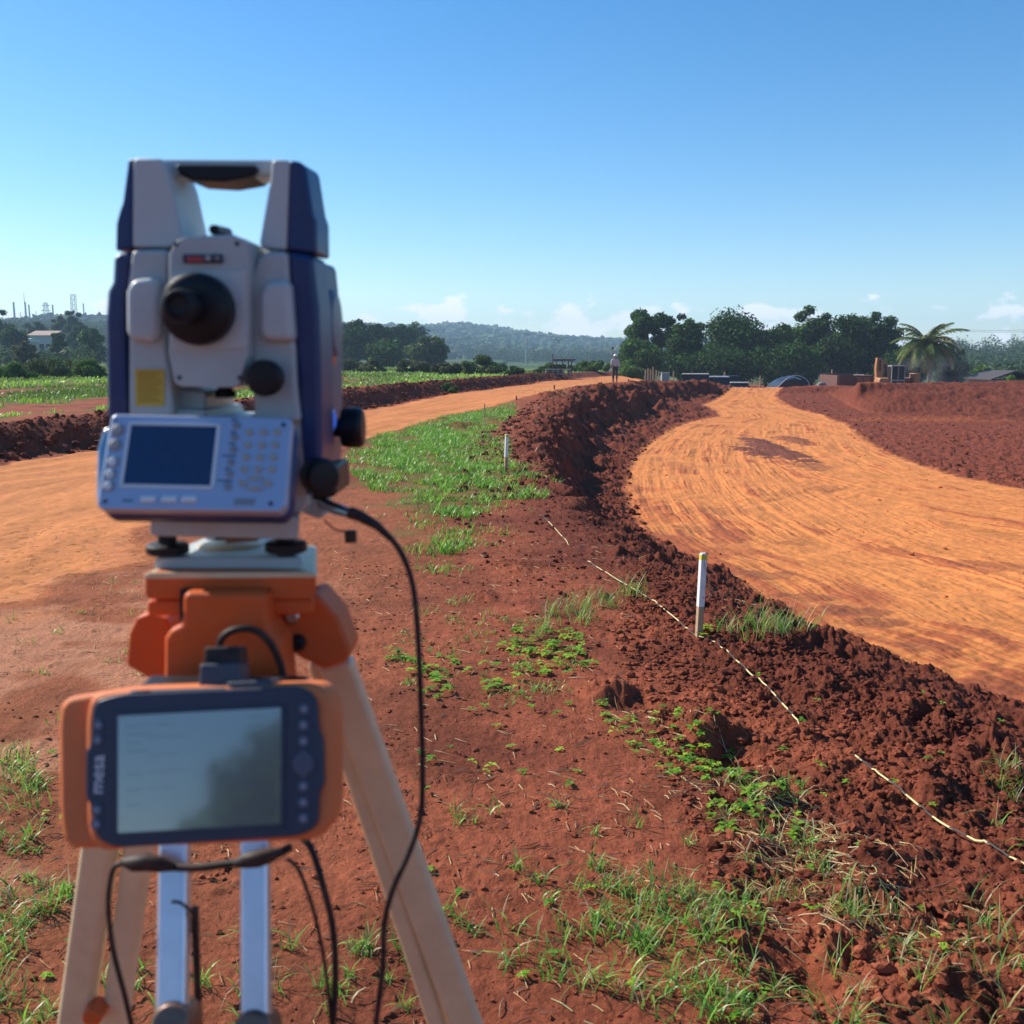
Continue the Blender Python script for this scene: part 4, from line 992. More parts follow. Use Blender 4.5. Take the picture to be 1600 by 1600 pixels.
# straw and dead stalks
def straw(p, ln, label, wd=.0035):
    n = len(p); a = rng.uniform(0, 6.283, n); l = ln * rng.uniform(.3, 1.5, n) ; z0 = ground_z(p[:, 0], p[:, 1])
    e = p + np.stack([np.cos(a), np.sin(a)], 1) * l[:, None]; z1 = ground_z(e[:, 0], e[:, 1]); mid = (p + e) / 2 + rng.standard_normal((n, 2)) * l[:, None] * .03
    zm = np.maximum((z0 + z1) / 2, ground_z(mid[:, 0], mid[:, 1]))
    A_ = np.column_stack([p, z0 + .004]); M2 = np.column_stack([mid, zm + .003 + .005 * rng.random(n) * l / ln]); E_ = np.column_stack([e, z1 + .004])
    s = np.stack([-np.sin(a), np.cos(a), np.zeros(n)], 1) * (wd * rng.uniform(.4, 1.2, n))[:, None]; h = np.array([0, 0, .0022])
    v = np.stack([A_ - s, A_ + s, M2 - s, M2 + s, E_ - s * .5, E_ + s * .5, A_ + h, M2 + h, E_ + h], 1).reshape(-1, 3); b = (np.arange(n) * 9)[:, None]
    q = np.concatenate([b + np.array([0, 6, 7, 2]), b + np.array([6, 1, 3, 7]), b + np.array([2, 7, 8, 4]), b + np.array([7, 3, 5, 8])])
    c = np.repeat(pick([(.54, .38, .18), (.42, .26, .12), (.60, .46, .25), (.30, .16, .08)], n), 9, 0)
    tag(mesh_np('straw', v, quads=q, material=M_STRAW, colors=c), label, 'straw', kind='stuff')
straw(np.concatenate([in_px([(1180, 1270), (1260, 1260), (1330, 1330), (1240, 1380)], 160), in_px([(930, 1100), (1120, 1120), (1300, 1300), (1500, 1400), (1480, 1560), (1200, 1420), (1080, 1260)], 430), in_px([(1150, 1280), (1420, 1320), (1440, 1480), (1180, 1460)], 230), in_px([(1140, 920), (1180, 915), (1190, 965), (1110, 975)], 60)]), .07, 'dry straw strewn through the rough soil in the right foreground', .0017)
straw(np.concatenate([in_px([(0, 820), (230, 830), (230, 1060), (0, 1060)], 380), in_px([(480, 840), (1000, 850), (960, 1250), (480, 1200)], 620)]), .06, 'fine dry straw lying on the trodden earth around the tripod', .0020)
straw(np.concatenate([in_px([(-100, 1180), (640, 1150), (700, 1620), (-150, 1620)], 420), in_px([(640, 1200), (1200, 1200), (1250, 1620), (640, 1620)], 480)]), .045, 'small dry straw bits on the foreground earth', .0015)

# loose clods
ICO = None
def clod_stuff(p, smin, smax, label, dark=1.0, base=None):
    bm = bmesh.new(); bmesh.ops.create_icosphere(bm, subdivisions=2, radius=1); iv = np.array([v.co[:] for v in bm.verts]); it = np.array([[v.index for v in f.verts] for f in bm.faces]); bm.free()
    n = len(p); s = smin * (smax / smin) ** (rng.random(n) ** 2.6)
    z = ground_z(p[:, 0], p[:, 1]); ph = rng.uniform(0, 6.28, (n, 3)); fr = rng.uniform(1.4, 3.2, (n, 3))
    d = 1 + .20 * (np.sin(iv[None, :, 0] * fr[:, None, 0] + ph[:, None, 0]) + np.sin(iv[None, :, 1] * fr[:, None, 1] * 1.7 + ph[:, None, 1]) + np.sin(iv[None, :, 2] * fr[:, None, 2] * 2.3 + ph[:, None, 2])) * .6
    d = d + .17 * rng.standard_normal(d.shape)
    sq = rng.uniform(.6, 1.25, (n, 1, 3)); sq[:, :, 2] *= .75
    v = iv[None] * d[..., None] * s[:, None, None] * sq
    v[..., 0] += p[:, None, 0]; v[..., 1] += p[:, None, 1]; v[..., 2] += (z + s * .25)[:, None]
    t = it[None] + (np.arange(n) * len(iv))[:, None, None]
    cg = ground_c(p[:, 0], p[:, 1]) if base is None else np.tile(np.array(base), (len(p), 1))
    c = np.repeat(cg * dark * rng.uniform(.75, 1.25, (n, 1)), len(iv), 0)
    tag(mesh_np('soil_clods', v.reshape(-1, 3), tris=t.reshape(-1, 3), material=M_CLOD, colors=c, smooth=False), label, 'soil clods', kind='stuff')
clod_stuff(np.concatenate([in_px([(1000, 880), (1100, 930), (1300, 1030), (1640, 1190), (1640, 1640), (1180, 1620), (1080, 1300), (960, 1000)], 8000)]), .003, .024, 'loose soil clods over the rough dark earth in the right foreground')
clod_stuff(np.concatenate([in_px([(540, 880), (960, 880), (1080, 1300), (1180, 1620), (620, 1640), (480, 1200)], 2200), in_px([(-150, 1080), (640, 1150), (640, 1640), (-200, 1640)], 1200)]), .0025, .012, 'small soil crumbs on the trodden earth around the tripod')
def along(poly, n, s0, s1):
    w = np.array(poly)[:, :2]; seg = np.diff(w, axis=0); L = np.hypot(*seg.T); k = rng.choice(len(L), n, p=L / L.sum()); t = rng.random(n)[:, None]
    q = w[k] + seg[k] * t; nrm = np.stack([seg[k, 1], -seg[k, 0]], 1) / L[k, None]; return q + nrm * rng.uniform(s0, s1, n)[:, None]
bp_ = along(CREST[1:19], 4200, -1.2, .6); bp_ = np.concatenate([bp_, along(TOE[2:18], 2600, -.6, 1.0)])
dd_, _ = polyd(bp_[:, 0], bp_[:, 1], HAUL); bp_ = bp_[(dd_ > -.12) & (np.hypot(bp_[:, 0], bp_[:, 1]) < 60)]; nb_ = bp_[:, 1] < 11; clod_stuff(bp_[nb_], .006, .028, 'crumbly dark clods along the near edge of the cut', 1, C_DK); bp_ = bp_[~nb_]
clod_stuff(bp_, .008, .06, 'dark soil clods tumbled along the edge and bank of the cut road', 1, C_DK)
dp_ = along(ROAD[1:9], 5200, -1.3, -.1); clod_stuff(dp_, .012, .09, 'dark soil clods along the left bank behind the upper road', 1, C_DK)
hp_ = rng.uniform([.5, 8], [22, 50], (5000, 2)); dd_, _ = polyd(hp_[:, 0], hp_[:, 1], HAUL); d2_, _ = polyd(hp_[:, 0], hp_[:, 1], TOE)
clod_stuff(hp_[(dd_ < -.1)][:900], .006, .03, 'small crumbs of earth on the compacted orange haul road')
clod_stuff(hp_[(dd_ > .1) & (d2_ < 0)][:1400], .015, .07, 'clods on the loose dark floor of the pit at the right')
# ------------------------------------------------------------------ trees and bushes
def leaf_cloud(centers, radii, n, size, cols, squash=.8, seedj=0):
    """leaf quads spread through the outer part of each lobe"""
    centers = np.asarray(centers, float); radii = np.asarray(radii, float)
    w = radii ** 2; k = rng.choice(len(radii), n, p=w / w.sum())
    d = rng.standard_normal((n, 3)); d /= np.linalg.norm(d, axis=1)[:, None]
    rad = radii[k] * (rng.random(n) ** .45) * (1 + .16 * np.sin(d[:, 0] * 7 + k) * np.sin(d[:, 2] * 6 + k * 2))
    p = centers[k] + d * rad[:, None] * np.array([1, 1, squash])
    nr_ = d + .8 * rng.standard_normal((n, 3)) + np.array([0, 0, .5]); nr_ /= np.linalg.norm(nr_, axis=1)[:, None]
    t = np.cross(nr_, rng.standard_normal((n, 3))); t /= np.linalg.norm(t, axis=1)[:, None]; b = np.cross(nr_, t)
    s = (size * rng.uniform(.5, 1.4, n))[:, None]
    v = np.stack([p - t * s, p - b * s * .45, p + t * s, p + b * s * .45], 1)
    tone = rng.uniform(.7, 1.3, len(radii))[k][:, None]
    c = pick(cols, n, .3) * tone
    return v.reshape(-1, 3), (np.arange(n) * 4)[:, None] + np.arange(4), np.repeat(c, 4, 0)
DKG = [(.030, .072, .016), (.040, .092, .02), (.024, .058, .014), (.065, .13, .025)]
MDG = [(.075, .15, .028), (.10, .19, .035), (.055, .115, .022)]
LTG = [(.11, .20, .035), (.14, .24, .045), (.08, .15, .03)]
OLV = [(.10, .12, .05), (.13, .14, .06), (.08, .10, .04)]
def tree(name, px, base_py, top_py, Y, wpx, label, cat='tree', group=None, cols=DKG, leaves=6000, leaf=.22, lobes=16, shape='round', trunk=.25, zb=None, gap=0.0, local_lobes=None, bush=False):
    if name == 'tree' and group == 'large trees behind the construction vehicles': top_py -= 5; wpx *= 1.10; lobes = int(lobes * 1.15); leaves = int(leaves * 1.1)
    s = Y / FPX; x0 = P(px, 560, Y).x
    zb_ = gz(x0, Y) if zb is None else zb
    zt = P(px, top_py, Y).z; h = zt - zb_; w = wpx * s / 2
    root = empty(name, (x0, Y, zb_), label, cat, group)
    cs = []; rs = []
    if shape == 'umbrella':
        for i in range(lobes):
            a = random.uniform(0, 6.28); q = random.random() ** .5
            cs.append((x0 + math.cos(a) * q * w * .85, Y + math.sin(a) * q * w * .7, zb_ + h * (.90 - .22 * q * q - .28 * (random.random() ** 2)))); rs.append(w * random.uniform(.18, .30))
    elif bush:
        for i in range(lobes):
            a = random.uniform(0, 6.28); q = random.random() ** .5
            cs.append((x0 + math.cos(a) * q * w * .8, Y + math.sin(a) * q * min(w, 2.5) * .7, zb_ + h * random.uniform(.15, .78) * (1 - .35 * q * q))); rs.append(min(w * .5, h * random.uniform(.22, .38)))
    else:
        for i in range(int(lobes * 1.4)):
            a = random.uniform(0, 6.28); v = random.random(); q = math.sqrt(max(0, 1 - (2 * v - 1) ** 2)) * random.uniform(.35, .95)
            cs.append((x0 + math.cos(a) * q * w * .85, Y + math.sin(a) * q * w * .65, zb_ + h * (.16 + .62 * v))); rs.append(w * random.uniform(.34, .50))
        for tx_ in (random.uniform(-.6, -.3), random.uniform(-.15, .2), random.uniform(.3, .6)):
            cs.append((x0 + tx_ * w + random.uniform(-.08, .08) * w, Y + random.uniform(-.2, .2) * w, zb_ + h - w * (.22 + .5 * abs(tx_) + random.uniform(0, .12)))); rs.append(w * random.uniform(.20, .32))
    v, q, c = leaf_cloud(cs, rs, int(leaves * 2.0), leaf, cols, .75)
    v[:, 2] = np.maximum(v[:, 2], zb_ - .05)
    mesh_np('crown' if not bush else 'foliage', v, quads=q, material=M_LEAF, colors=c, parent=root, local=False)
    mb = MB(); n = Vector((x0, Y, zb_ - .1)); tr = trunk
    fork = Vector((x0 + random.uniform(-.1, .1) * w, Y, zb_ + h * (.12 if bush else .34)))
    mb.tube([n, (n + fork) / 2 + Vector((.1 * tr, 0, 0)), fork], [tr * 1.25, tr, tr * .8], 9)
    order = sorted(range(len(cs)), key=lambda i: -rs[i])[:min(len(cs), 9)]
    for i in order:
        e = Vector(cs[i]); m1 = fork.lerp(e, .5) + Vector((0, 0, .06 * h)); mb.tube([fork, m1, e], [tr * .55, tr * .32, tr * .1], 6)
    mb.build('trunk' if not bush else 'stem', M_BARK, root)
    return root

GT = 'large trees behind the construction vehicles'
tree('tree', 1015, 588, 482, 112, 95, 'flat-topped tree with gaps in its crown, leftmost of the big tree row behind the worker', group=GT, shape='umbrella', lobes=22, leaves=5200, leaf=.20, cols=DKG + [(.06, .12, .03)], trunk=.28)
tree('tree', 1000, 590, 528, 104, 75, 'lighter green bushy tree under the flat-topped one, right behind the worker', group=GT, cols=MDG, leaves=5200, leaf=.16, lobes=16, trunk=.15)
tree('tree', 1078, 592, 498, 108, 70, 'green tree with pale new leaves between the flat-topped tree and the broad dark one', group=GT, cols=MDG + DKG, leaves=6500, leaf=.19, lobes=18, trunk=.22)
tree('tree', 1062, 592, 492, 118, 60, 'small dark crown peeking up between the two leftmost large trees', group=GT, cols=DKG, leaves=4000, leaf=.19, lobes=12, trunk=.22)
tree('tree', 1150, 594, 482, 112, 135, 'broadest dark round-topped tree in the middle of the row behind the flat-roofed vehicle', group=GT, cols=DKG, leaves=10500, leaf=.20, lobes=28, trunk=.35)
tree('tree', 1208, 594, 503, 110, 85, 'dark tree on the right shoulder of the broad tree, above the road crest', group=GT, cols=DKG, leaves=8000, leaf=.20, lobes=20, trunk=.3)
tree('tree', 1267, 596, 478, 114, 78, 'tall tree with lighter leaves above the black tarpaulin shelter', group=GT, cols=MDG + DKG, leaves=7500, leaf=.22, lobes=20, trunk=.3)
tree('tree', 1326, 596, 484, 110, 88, 'dark dense tree standing directly behind the dump truck', group=GT, cols=DKG, leaves=8500, leaf=.2, lobes=22, trunk=.3)
tree('tree', 1372, 596, 486, 112, 76, 'loose-crowned dark tree behind the excavator, rightmost of the large row', group=GT, cols=DKG + [(.05, .10, .03)], leaves=6500, leaf=.22, lobes=18, trunk=.28)
tree('tree', 1236, 598, 540, 106, 110, 'low dark undergrowth tree filling the gap behind the tarpaulin shelter', group=GT, cols=DKG, leaves=6500, leaf=.18, lobes=22, trunk=.16)
tree('tree', 1120, 598, 545, 104, 120, 'low dark undergrowth tree behind the flat-roofed vehicle', group=GT, cols=DKG, leaves=6500, leaf=.18, lobes=22, trunk=.16)
tree('tree', 1405, 598, 548, 106, 90, 'low dark undergrowth tree between the excavator and the palm', group=GT, cols=DKG, leaves=5500, leaf=.18, lobes=18, trunk=.16)
tree('tree', 1488, 600, 540, 112, 60, 'round dark shrubby tree just right of the palm', group=GT, cols=DKG + OLV, leaves=5200, leaf=.17, lobes=14, trunk=.16)
tree('tree', 1535, 604, 568, 96, 42, 'light feathery green shrub beyond the right bank, left of the dark roof', 'shrub', cols=LTG, leaves=3000, leaf=.10, lobes=10, trunk=.08)
tree('tree', 1588, 600, 585, 60, 40, 'small bright green shrub on top of the right bank at the photo edge', 'shrub', cols=LTG, leaves=1600, leaf=.06, lobes=8, bush=True, trunk=.04)

GL = 'trees standing beyond the open field'
for (px, tp, Y, w, lab, cols, lv) in (
    (555, 493, 170, 60, 'dark tree partly hidden by the right side of the instrument', DKG, 4200), (590, 500, 178, 62, 'dark wide-crowned tree next right of the one beside the instrument', DKG, 4200),
    (628, 503, 190, 55, 'dark tree with flat shoulders left of the lone tall crown', DKG, 3500), (646, 498, 200, 56, 'taller crown rising above the treeline left of centre', DKG, 1800),
    (668, 522, 150, 74, 'grey-green bushy tree with thin twigs, rightmost of the trees in the left field', OLV + MDG, 4600), (602, 530, 145, 60, 'mid-green lower tree in front of the dark wide-crowned trees', MDG, 3500)):
    tree('tree', px, 572, tp, Y, w, lab, group=GL, cols=cols, leaves=lv, leaf=.30, lobes=14, trunk=.22)
for (px, tp, Y, w, lab, cols) in (
    (4, 478, 190, 46, 'tall dark tree cut off by the left photo edge', DKG), (118, 482, 230, 34, 'dark tree with forked crown below the lattice mast', DKG), (96, 492, 236, 36, 'wide dark tree left of the forked one near the plant', DKG),
    (92, 517, 150, 34, 'small round-topped dark tree in front of the house', DKG), (145, 508, 145, 50, 'big green leafy tree just left of the instrument', MDG), (20, 508, 160, 60, 'dark green tree spreading near the left edge', DKG), (60, 498, 240, 40, 'hazy tree behind the pale-roofed house', DKG),
    (128, 503, 200, 40, 'dark hazy tree right of the pale-roofed house', DKG), (40, 532, 110, 44, 'low olive tree at the left in front of the houses', OLV)):
    tree('tree', px, 575, tp, Y, w, lab, group='trees at the far left before the plant', cols=cols, leaves=3600, leaf=.24, lobes=12, trunk=.2)

GB = 'bushes along the edge of the field'
bl = [(745, 553, 78, 90, 'long olive-green bush left of centre beyond the field', OLV + LTG), (700, 562, 74, 60, 'low bush at the foot of the grey-green tree', OLV), (805, 572, 72, 34, 'small very dark bush right of the long olive one', DKG), (855, 563, 84, 60, 'rounded olive bush left of the wooden frame', OLV + MDG),
      (930, 560, 92, 60, 'bright green bush left of the worker', LTG + MDG), (985, 562, 90, 44, 'leafy green bush right behind the worker', LTG), (905, 566, 100, 44, 'mid-green bush behind the wooden frame', MDG),
      (80, 548, 62, 110, 'sprawling bush with bare reddish twigs at the left', MDG + OLV), (25, 560, 58, 60, 'green bush at the left edge of the field', MDG), (140, 558, 60, 56, 'green bush beside the left side of the instrument', MDG), (575, 560, 90, 60, 'grey-green scrub right of the instrument', OLV), (645, 558, 86, 60, 'scrub below the trees of the left field', OLV), (780, 563, 98, 60, 'hazy green bush behind the very dark bush', MDG),
      (548, 552, 100, 40, 'scrub bush close to the instrument edge', OLV)]
for (px, tp, Y, w, lab, cols) in bl:
    tree('bush', px, 580, tp, Y, w, lab, 'bush', GB, cols=cols, leaves=3400, leaf=.09 * Y / 70, lobes=16, bush=True, trunk=.06)
tree('bush', 702, 588, 596, 45, 32, 'small dark leafy weed on the crest of the left soil bank', 'bush', cols=MDG, leaves=900, leaf=.045, lobes=8, bush=True, trunk=.02)

# palm
def palm():
    Y = 88; px = 1452; s = Y / FPX; x0 = P(px, 560, Y).x; zb = gz(x0, Y); top = P(1449, 540, Y)
    root = empty('palm_tree', (x0, Y, zb), 'palm tree with arching fronds and a thin pale trunk right of the excavator', 'palm tree')
    mb = MB(); mb.tube([(x0, Y, zb - .1), (x0 + .05, Y, (zb + top.z) / 2), tuple(top)], [.13, .11, .16], 12)
    mb.build('trunk', mat('palm_trunk', (.34, .30, .25), .9, noise=.3, nscale=5), root)
    nf = 30
    for k in range(nf):
        a = k * 2.399; el = R(82 - 82 * (k / nf) ** .9); L = random.uniform(3.0, 3.9)
        d = Vector((math.cos(a), math.sin(a), 0)); pts = []
        for i in range(11):
            t = i / 10; e = el - t * R(120) * (.6 + .5 * k / nf)
            pts.append((pts[-1] + (d * math.cos(e) + Vector((0, 0, math.sin(e)))) * L / 10) if pts else top.copy())
        vs = []; qs = []; cs = []; base = np.array(random.choice([(.10, .14, .04), (.16, .19, .06), (.07, .11, .03), (.2, .2, .08)])) * (1.3 if k > 14 else 1)
        for i in range(1, 11):
            for sub in range(4):
                f = sub / 4; p = pts[i - 1].lerp(pts[i], f); ax = (pts[i] - pts[i - 1]).normalized(); sd = ax.cross(Vector((0, 0, 1)))
                if sd.length < .1: sd = Vector((-d.y, d.x, 0))
                sd.normalize(); ll_ = .85 * math.sin(math.pi * min(1, (i + f) / 11.5) * .92 + .15)
                for sg in (-1, 1):
                    tip = p + sd * sg * ll_ * .75 + ax * ll_ * .45 - Vector((0, 0, ll_ * random.uniform(.25, .6))); w = ax * .075; i0 = len(vs)
                    vs += [p - w, p + w, tip]; qs.append((i0, i0 + 1, i0 + 2)); cs += [base * random.uniform(.8, 1.2)] * 3
        for i in range(10):
            i0 = len(vs); w = Vector((0, 0, .03)); vs += [pts[i] - w, pts[i] + w, pts[i + 1]]; qs.append((i0, i0 + 1, i0 + 2)); cs += [np.array((.25, .25, .1))] * 3
        mesh_np('frond', np.array([tuple(v) for v in vs]), tris=np.array(qs), material=M_LEAF, colors=np.array(cs), parent=root, local=False)
palm()

# unseen tree added behind the camera, shaped for the screen's dark reflection
def behind():
    x0, y0 = -2.6, -14.0; z0 = gz(x0, y0)
    root = empty('tree', (x0, y0, z0), 'leafy tree added out of view behind the camera for the dark reflection at the lower right of the collector screen', 'tree'); cs = []; rs = []
    for (dx, dz, r_) in ((-1.5, 2.2, .8), (-1.3, 3.0, .7), (-.6, 3.4, .8), (.3, 3.8, .9), (1.2, 4.1, 1.0), (2.2, 4.3, 1.0), (-1.1, 1.3, .8), (-1.0, 2.0, .7), (-.35, 2.4, .75), (.2, 1.5, 1.0), (.6, 2.7, .9), (1.4, 3.0, 1.1), (1.5, 1.6, 1.2), (2.4, 3.2, 1.1), (2.5, 1.8, 1.1)): cs.append((x0 + dx, y0, z0 + dz)); rs.append(r_)
    v, q, c = leaf_cloud(cs, rs, 9000, .16, DKG, .9); mesh_np('crown', v, quads=q, material=M_LEAF, colors=c, parent=root, local=False)
    m_ = MB(); m_.tube([(x0, y0, z0 - .1), (x0 + .2, y0, z0 + 1.2), (x0 + 1.2, y0, z0 + 2.6)], [.2, .16, .08], 9); m_.build('trunk', M_BARK, root)
behind()

# far forest on the hills
def forest():
    bm = bmesh.new(); bmesh.ops.create_icosphere(bm, subdivisions=2, radius=1); iv = np.array([v.co[:] for v in bm.verts]); it = np.array([[v.index for v in f.verts] for f in bm.faces]); bm.free()
    n = 22000; px = rng.uniform(-500, 2100, n); a = np.arctan((px - 800) / (FPX * CP))
    rc = np.interp(px, SKYX, HRC); r0 = np.interp(px, SKYX, HR0); t = rng.random(n) ** .8
    r = r0 * .9 + (rc * 1.03 - r0 * .9) * t; x = r * np.sin(a); y = r * np.cos(a)
    keep = (fbm(x / 70, y / 110, 301, 3) + .30 + .45 * smooth(t, .45, .9) > 0); x, y, r = x[keep], y[keep], r[keep]; n = len(x)
    kk = r > 560; x, y, r = x[kk], y[kk], r[kk]; n = len(x); z = ground_z(x, y); s = rng.uniform(2.2, 4.6, n) * np.clip(r / 1000, .6, 1); s[r * (x < -180) > 700] *= .8
    nv = len(iv); d = 1 + .27 * rng.standard_normal((n, nv)); sq = np.stack([rng.uniform(.9, 1.4, n), rng.uniform(.9, 1.4, n), rng.uniform(.75, 1.15, n)], 1)
    v = iv[None] * d[..., None] * (s[:, None] * sq)[:, None, :]
    v[..., 0] += x[:, None]; v[..., 1] += y[:, None]; v[..., 2] += (z + s * .8)[:, None]
    tt_ = it[None] + (np.arange(n) * nv)[:, None, None]
    c = np.repeat(pick([(.03, .06, .02), (.045, .085, .025), (.06, .10, .03), (.035, .07, .02), (.09, .12, .04)], n, .35), nv, 0)
    tag(mesh_np('far_forest', v.reshape(-1, 3), tris=tt_.reshape(-1, 3), material=mat('forest_leaf', rough=.9, spec=.15, attr='Col', noise=.45, nscale=.8), colors=c, smooth=False),
        'continuous dark green forest covering the distant hills', 'forest', kind='stuff')
    # nearer wooded slopes: leaf clumps
    n = 5200; px = rng.uniform(-300, 1900, n); a = np.arctan((px - 800) / (FPX * CP)); rc = np.minimum(np.interp(px, SKYX, HRC), 600); r0 = np.interp(px, SKYX, HR0)
    r = r0 * .95 + (rc - r0 * .95) * rng.random(n); x = r * np.sin(a); y = r * np.cos(a); keep = (fbm(x / 40, y / 60, 305, 3) + .22 > 0) & ((px < 200) | (px > 1380) | (rng.random(n) < .5)); x, y, r = x[keep], y[keep], r[keep]
    s = rng.uniform(1.6, 3.6, len(x)) * np.clip(r / 350, .55, 1.2); z = ground_z(x, y)
    cen = np.stack([x, y, z + s * .9], 1); cen2 = cen + rng.standard_normal(cen.shape) * s[:, None] * .55
    v, q, c = leaf_cloud(np.concatenate([cen, cen2]), np.concatenate([s, s * .65]), 230000, .42, [(.03, .06, .02), (.045, .085, .025), (.07, .12, .035), (.035, .07, .02), (.09, .12, .05)], .85)
    tag(mesh_np('wooded_slope', v, quads=q, material=M_LEAF, colors=c), 'wooded slopes of mixed green trees rising at the far left and far right', 'forest', kind='stuff')
forest()
# ------------------------------------------------------------------ stakes, rope, worker, site objects
M_WOOD = mat('raw_wood', (.46, .30, .18), .8, noise=.25, nscale=30, bump=.0008, bscale=120, dirt=.3)
M_PAINTW = mat('white_paint', (.78, .77, .76), .55, noise=.06, nscale=30, dirt=.15)
M_PAINTY = mat('yellow_paint', (.62, .55, .07), .5, noise=.08, nscale=30)
M_WOODD = mat('dark_wood', (.10, .055, .04), .85, noise=.3, nscale=8)
M_ROPEY = mat('rope_yellow', (.66, .55, .26), .6, noise=.1, nscale=50); M_ROPEK = mat('rope_black', (.06, .045, .04), .7)
def stake(px, base, top, wpx, label, Yoff=0, paint=.55, lean=3):
    g = G(px, base); Y = g[1]; B = Vector((g[0], Y, gz(g[0], Y) - .06)); T = P(px + lean, top, Y); w = wpx * Y / FPX
    r_ = empty('survey_stake', (B.x, B.y, B.z + .06), label, 'stake'); U = T - B
    mb = MB(); mb.beam(B, B + U * (1 - paint + .01), w, w * .8, up=(.35, -1, 0)); mb.build('stake', M_WOOD, r_, .002)
    if paint > 0:
        mb = MB(); mb.beam(B + U * (1 - paint), B + U * .93, w * 1.04, w * .84, up=(.35, -1, 0)); mb.build('painted_band', M_PAINTW, r_, .002)
        mb = MB(); mb.beam(B + U * .93, B + U * .985, w * 1.05, w * .85, up=(.35, -1, 0)); mb.build('yellow_band', M_PAINTY, r_, .002)
        mb = MB(); mb.beam(B + U * .985, T, w * 1.03, w * .83, up=(.35, -1, 0), w2=w * .7, h2=w * .6); mb.build('stake_top', M_PAINTW, r_, .001)
    return r_, B, T
s1, sB, sT = stake(1091, 1001, 864, 10, 'white painted wooden stake with yellow band standing beside the striped rope', lean=8)
def twine(m):
    for pts in ([(1100, 878), (1107, 905), (1109, 925), (1108, 930)], [(1100, 918), (1115, 924), (1130, 926)], [(1098, 934), (1108, 934), (1112, 930), (1108, 926)]):
        m.tube(spline([P(a, b, sB.y - .02 + .01 * i) for i, (a, b) in enumerate(pts)], 5), .0018, 6)
tw = MB(); twine(tw); tw.build('twine', mat('twine_tan', (.48, .33, .2), .8), s1)
stake(790, 737, 678, 4.6, 'smaller far stake with a white and yellow top at the edge of the grass patch', lean=2)
GPg = 'dark pegs along the edge of the upper road'
def peg(px, base, top, label, w=2.2, m=M_WOODD, grp=GPg):
    g = G(px, base); B = Vector((g[0], g[1], gz(g[0], g[1]) - .04)); T = P(px, top, g[1])
    mb = MB(); mb.tube([B, (B + T) / 2 + Vector((.004, 0, 0)), T - Vector((0, 0, .02)), T], [w * g[1] / FPX / 2, w * g[1] / FPX / 2, w * g[1] / FPX / 2.1, w * g[1] / FPX / 4], 8)
    o = mb.build('wooden_peg', m, None); bx_ = Vector((B.x, B.y, B.z + .04)); o.data.transform(Matrix.Translation(-bx_)); o.location = bx_
    tag(o, label, 'peg', grp)
peg(807, 631, 618, 'dark peg, nearest of those along the road edge'); peg(866, 614, 601, 'dark peg, second nearest along the road edge'); peg(911, 612, 603, 'short dark peg, third along the road edge'); peg(940, 606, 599, 'dark peg, fourth along the road edge'); peg(866 + 88, 604, 597, 'small peg left of the worker\'s feet'); peg(982, 599, 592, 'small peg right of the worker')
peg(757, 657, 630, 'pale thin stick standing in the grass left of the far stake', 2.0, M_WOOD, None)

# striped rope: one line, alternately above ground and buried
rp = [(780, 735), (812, 775), (850, 812), (882, 846), (915, 878), (960, 908), (1010, 938), (1050, 968), (1084, 998), (1110, 1010), (1150, 1042), (1172, 1062), (1198, 1080), (1222, 1108), (1246, 1136), (1285, 1168), (1322, 1196), (1372, 1226), (1425, 1262), (1470, 1294), (1515, 1322), (1560, 1350), (1620, 1385), (1700, 1440)]
bur = [(840, -1), (848, 1), (884, 1), (892, -1), (915, -1), (922, 1), (1076, 1), (1120, 1), (1176, 1), (1182, -.3), (1190, 1), (1246, 1), (1252, -1), (1316, -1), (1322, 1), (1700, 1.6)]
def rope():
    path = spline([G(a, b) for a, b in rp], 10); pxs = np.interp(np.linspace(0, len(rp) - 1, len(path)), range(len(rp)), [a for a, _ in rp])
    up = np.interp(pxs, [a for a, _ in bur], [b for _, b in bur]); zz = ground_z([p.x for p in path], [p.y for p in path])
    zs = np.convolve(np.pad(zz, 14, mode='edge'), np.ones(29) / 29, 'valid'); zs = np.maximum(zs, zs * .4 + zz * .6)
    pts = [Vector((p.x, p.y, z + (.015 * max(1, u) if u > 0 else .03 * u))) for p, z, u in zip(path, zs, up)]
    L = [0]
    for a, b in zip(pts, pts[1:]): L.append(L[-1] + (b - a).length)
    root = empty('striped_rope', pts[40], 'yellow and black striped rope lying along the soil past the painted stake', 'rope')
    allm = MB(); allm.tube(pts, .0036, 8); o = allm.build('rope', None, root); me = o.data
    me.materials.append(M_ROPEY); me.materials.append(M_ROPEK)
    inv = world_matrix(root); P0 = np.array([tuple(p) for p in pts])
    for f in me.polygons:
        c = np.array(inv @ f.center); k = int(np.argmin(((P0 - c) ** 2).sum(1))); f.material_index = 1 if (L[k] % .17) > .09 else 0
rope()

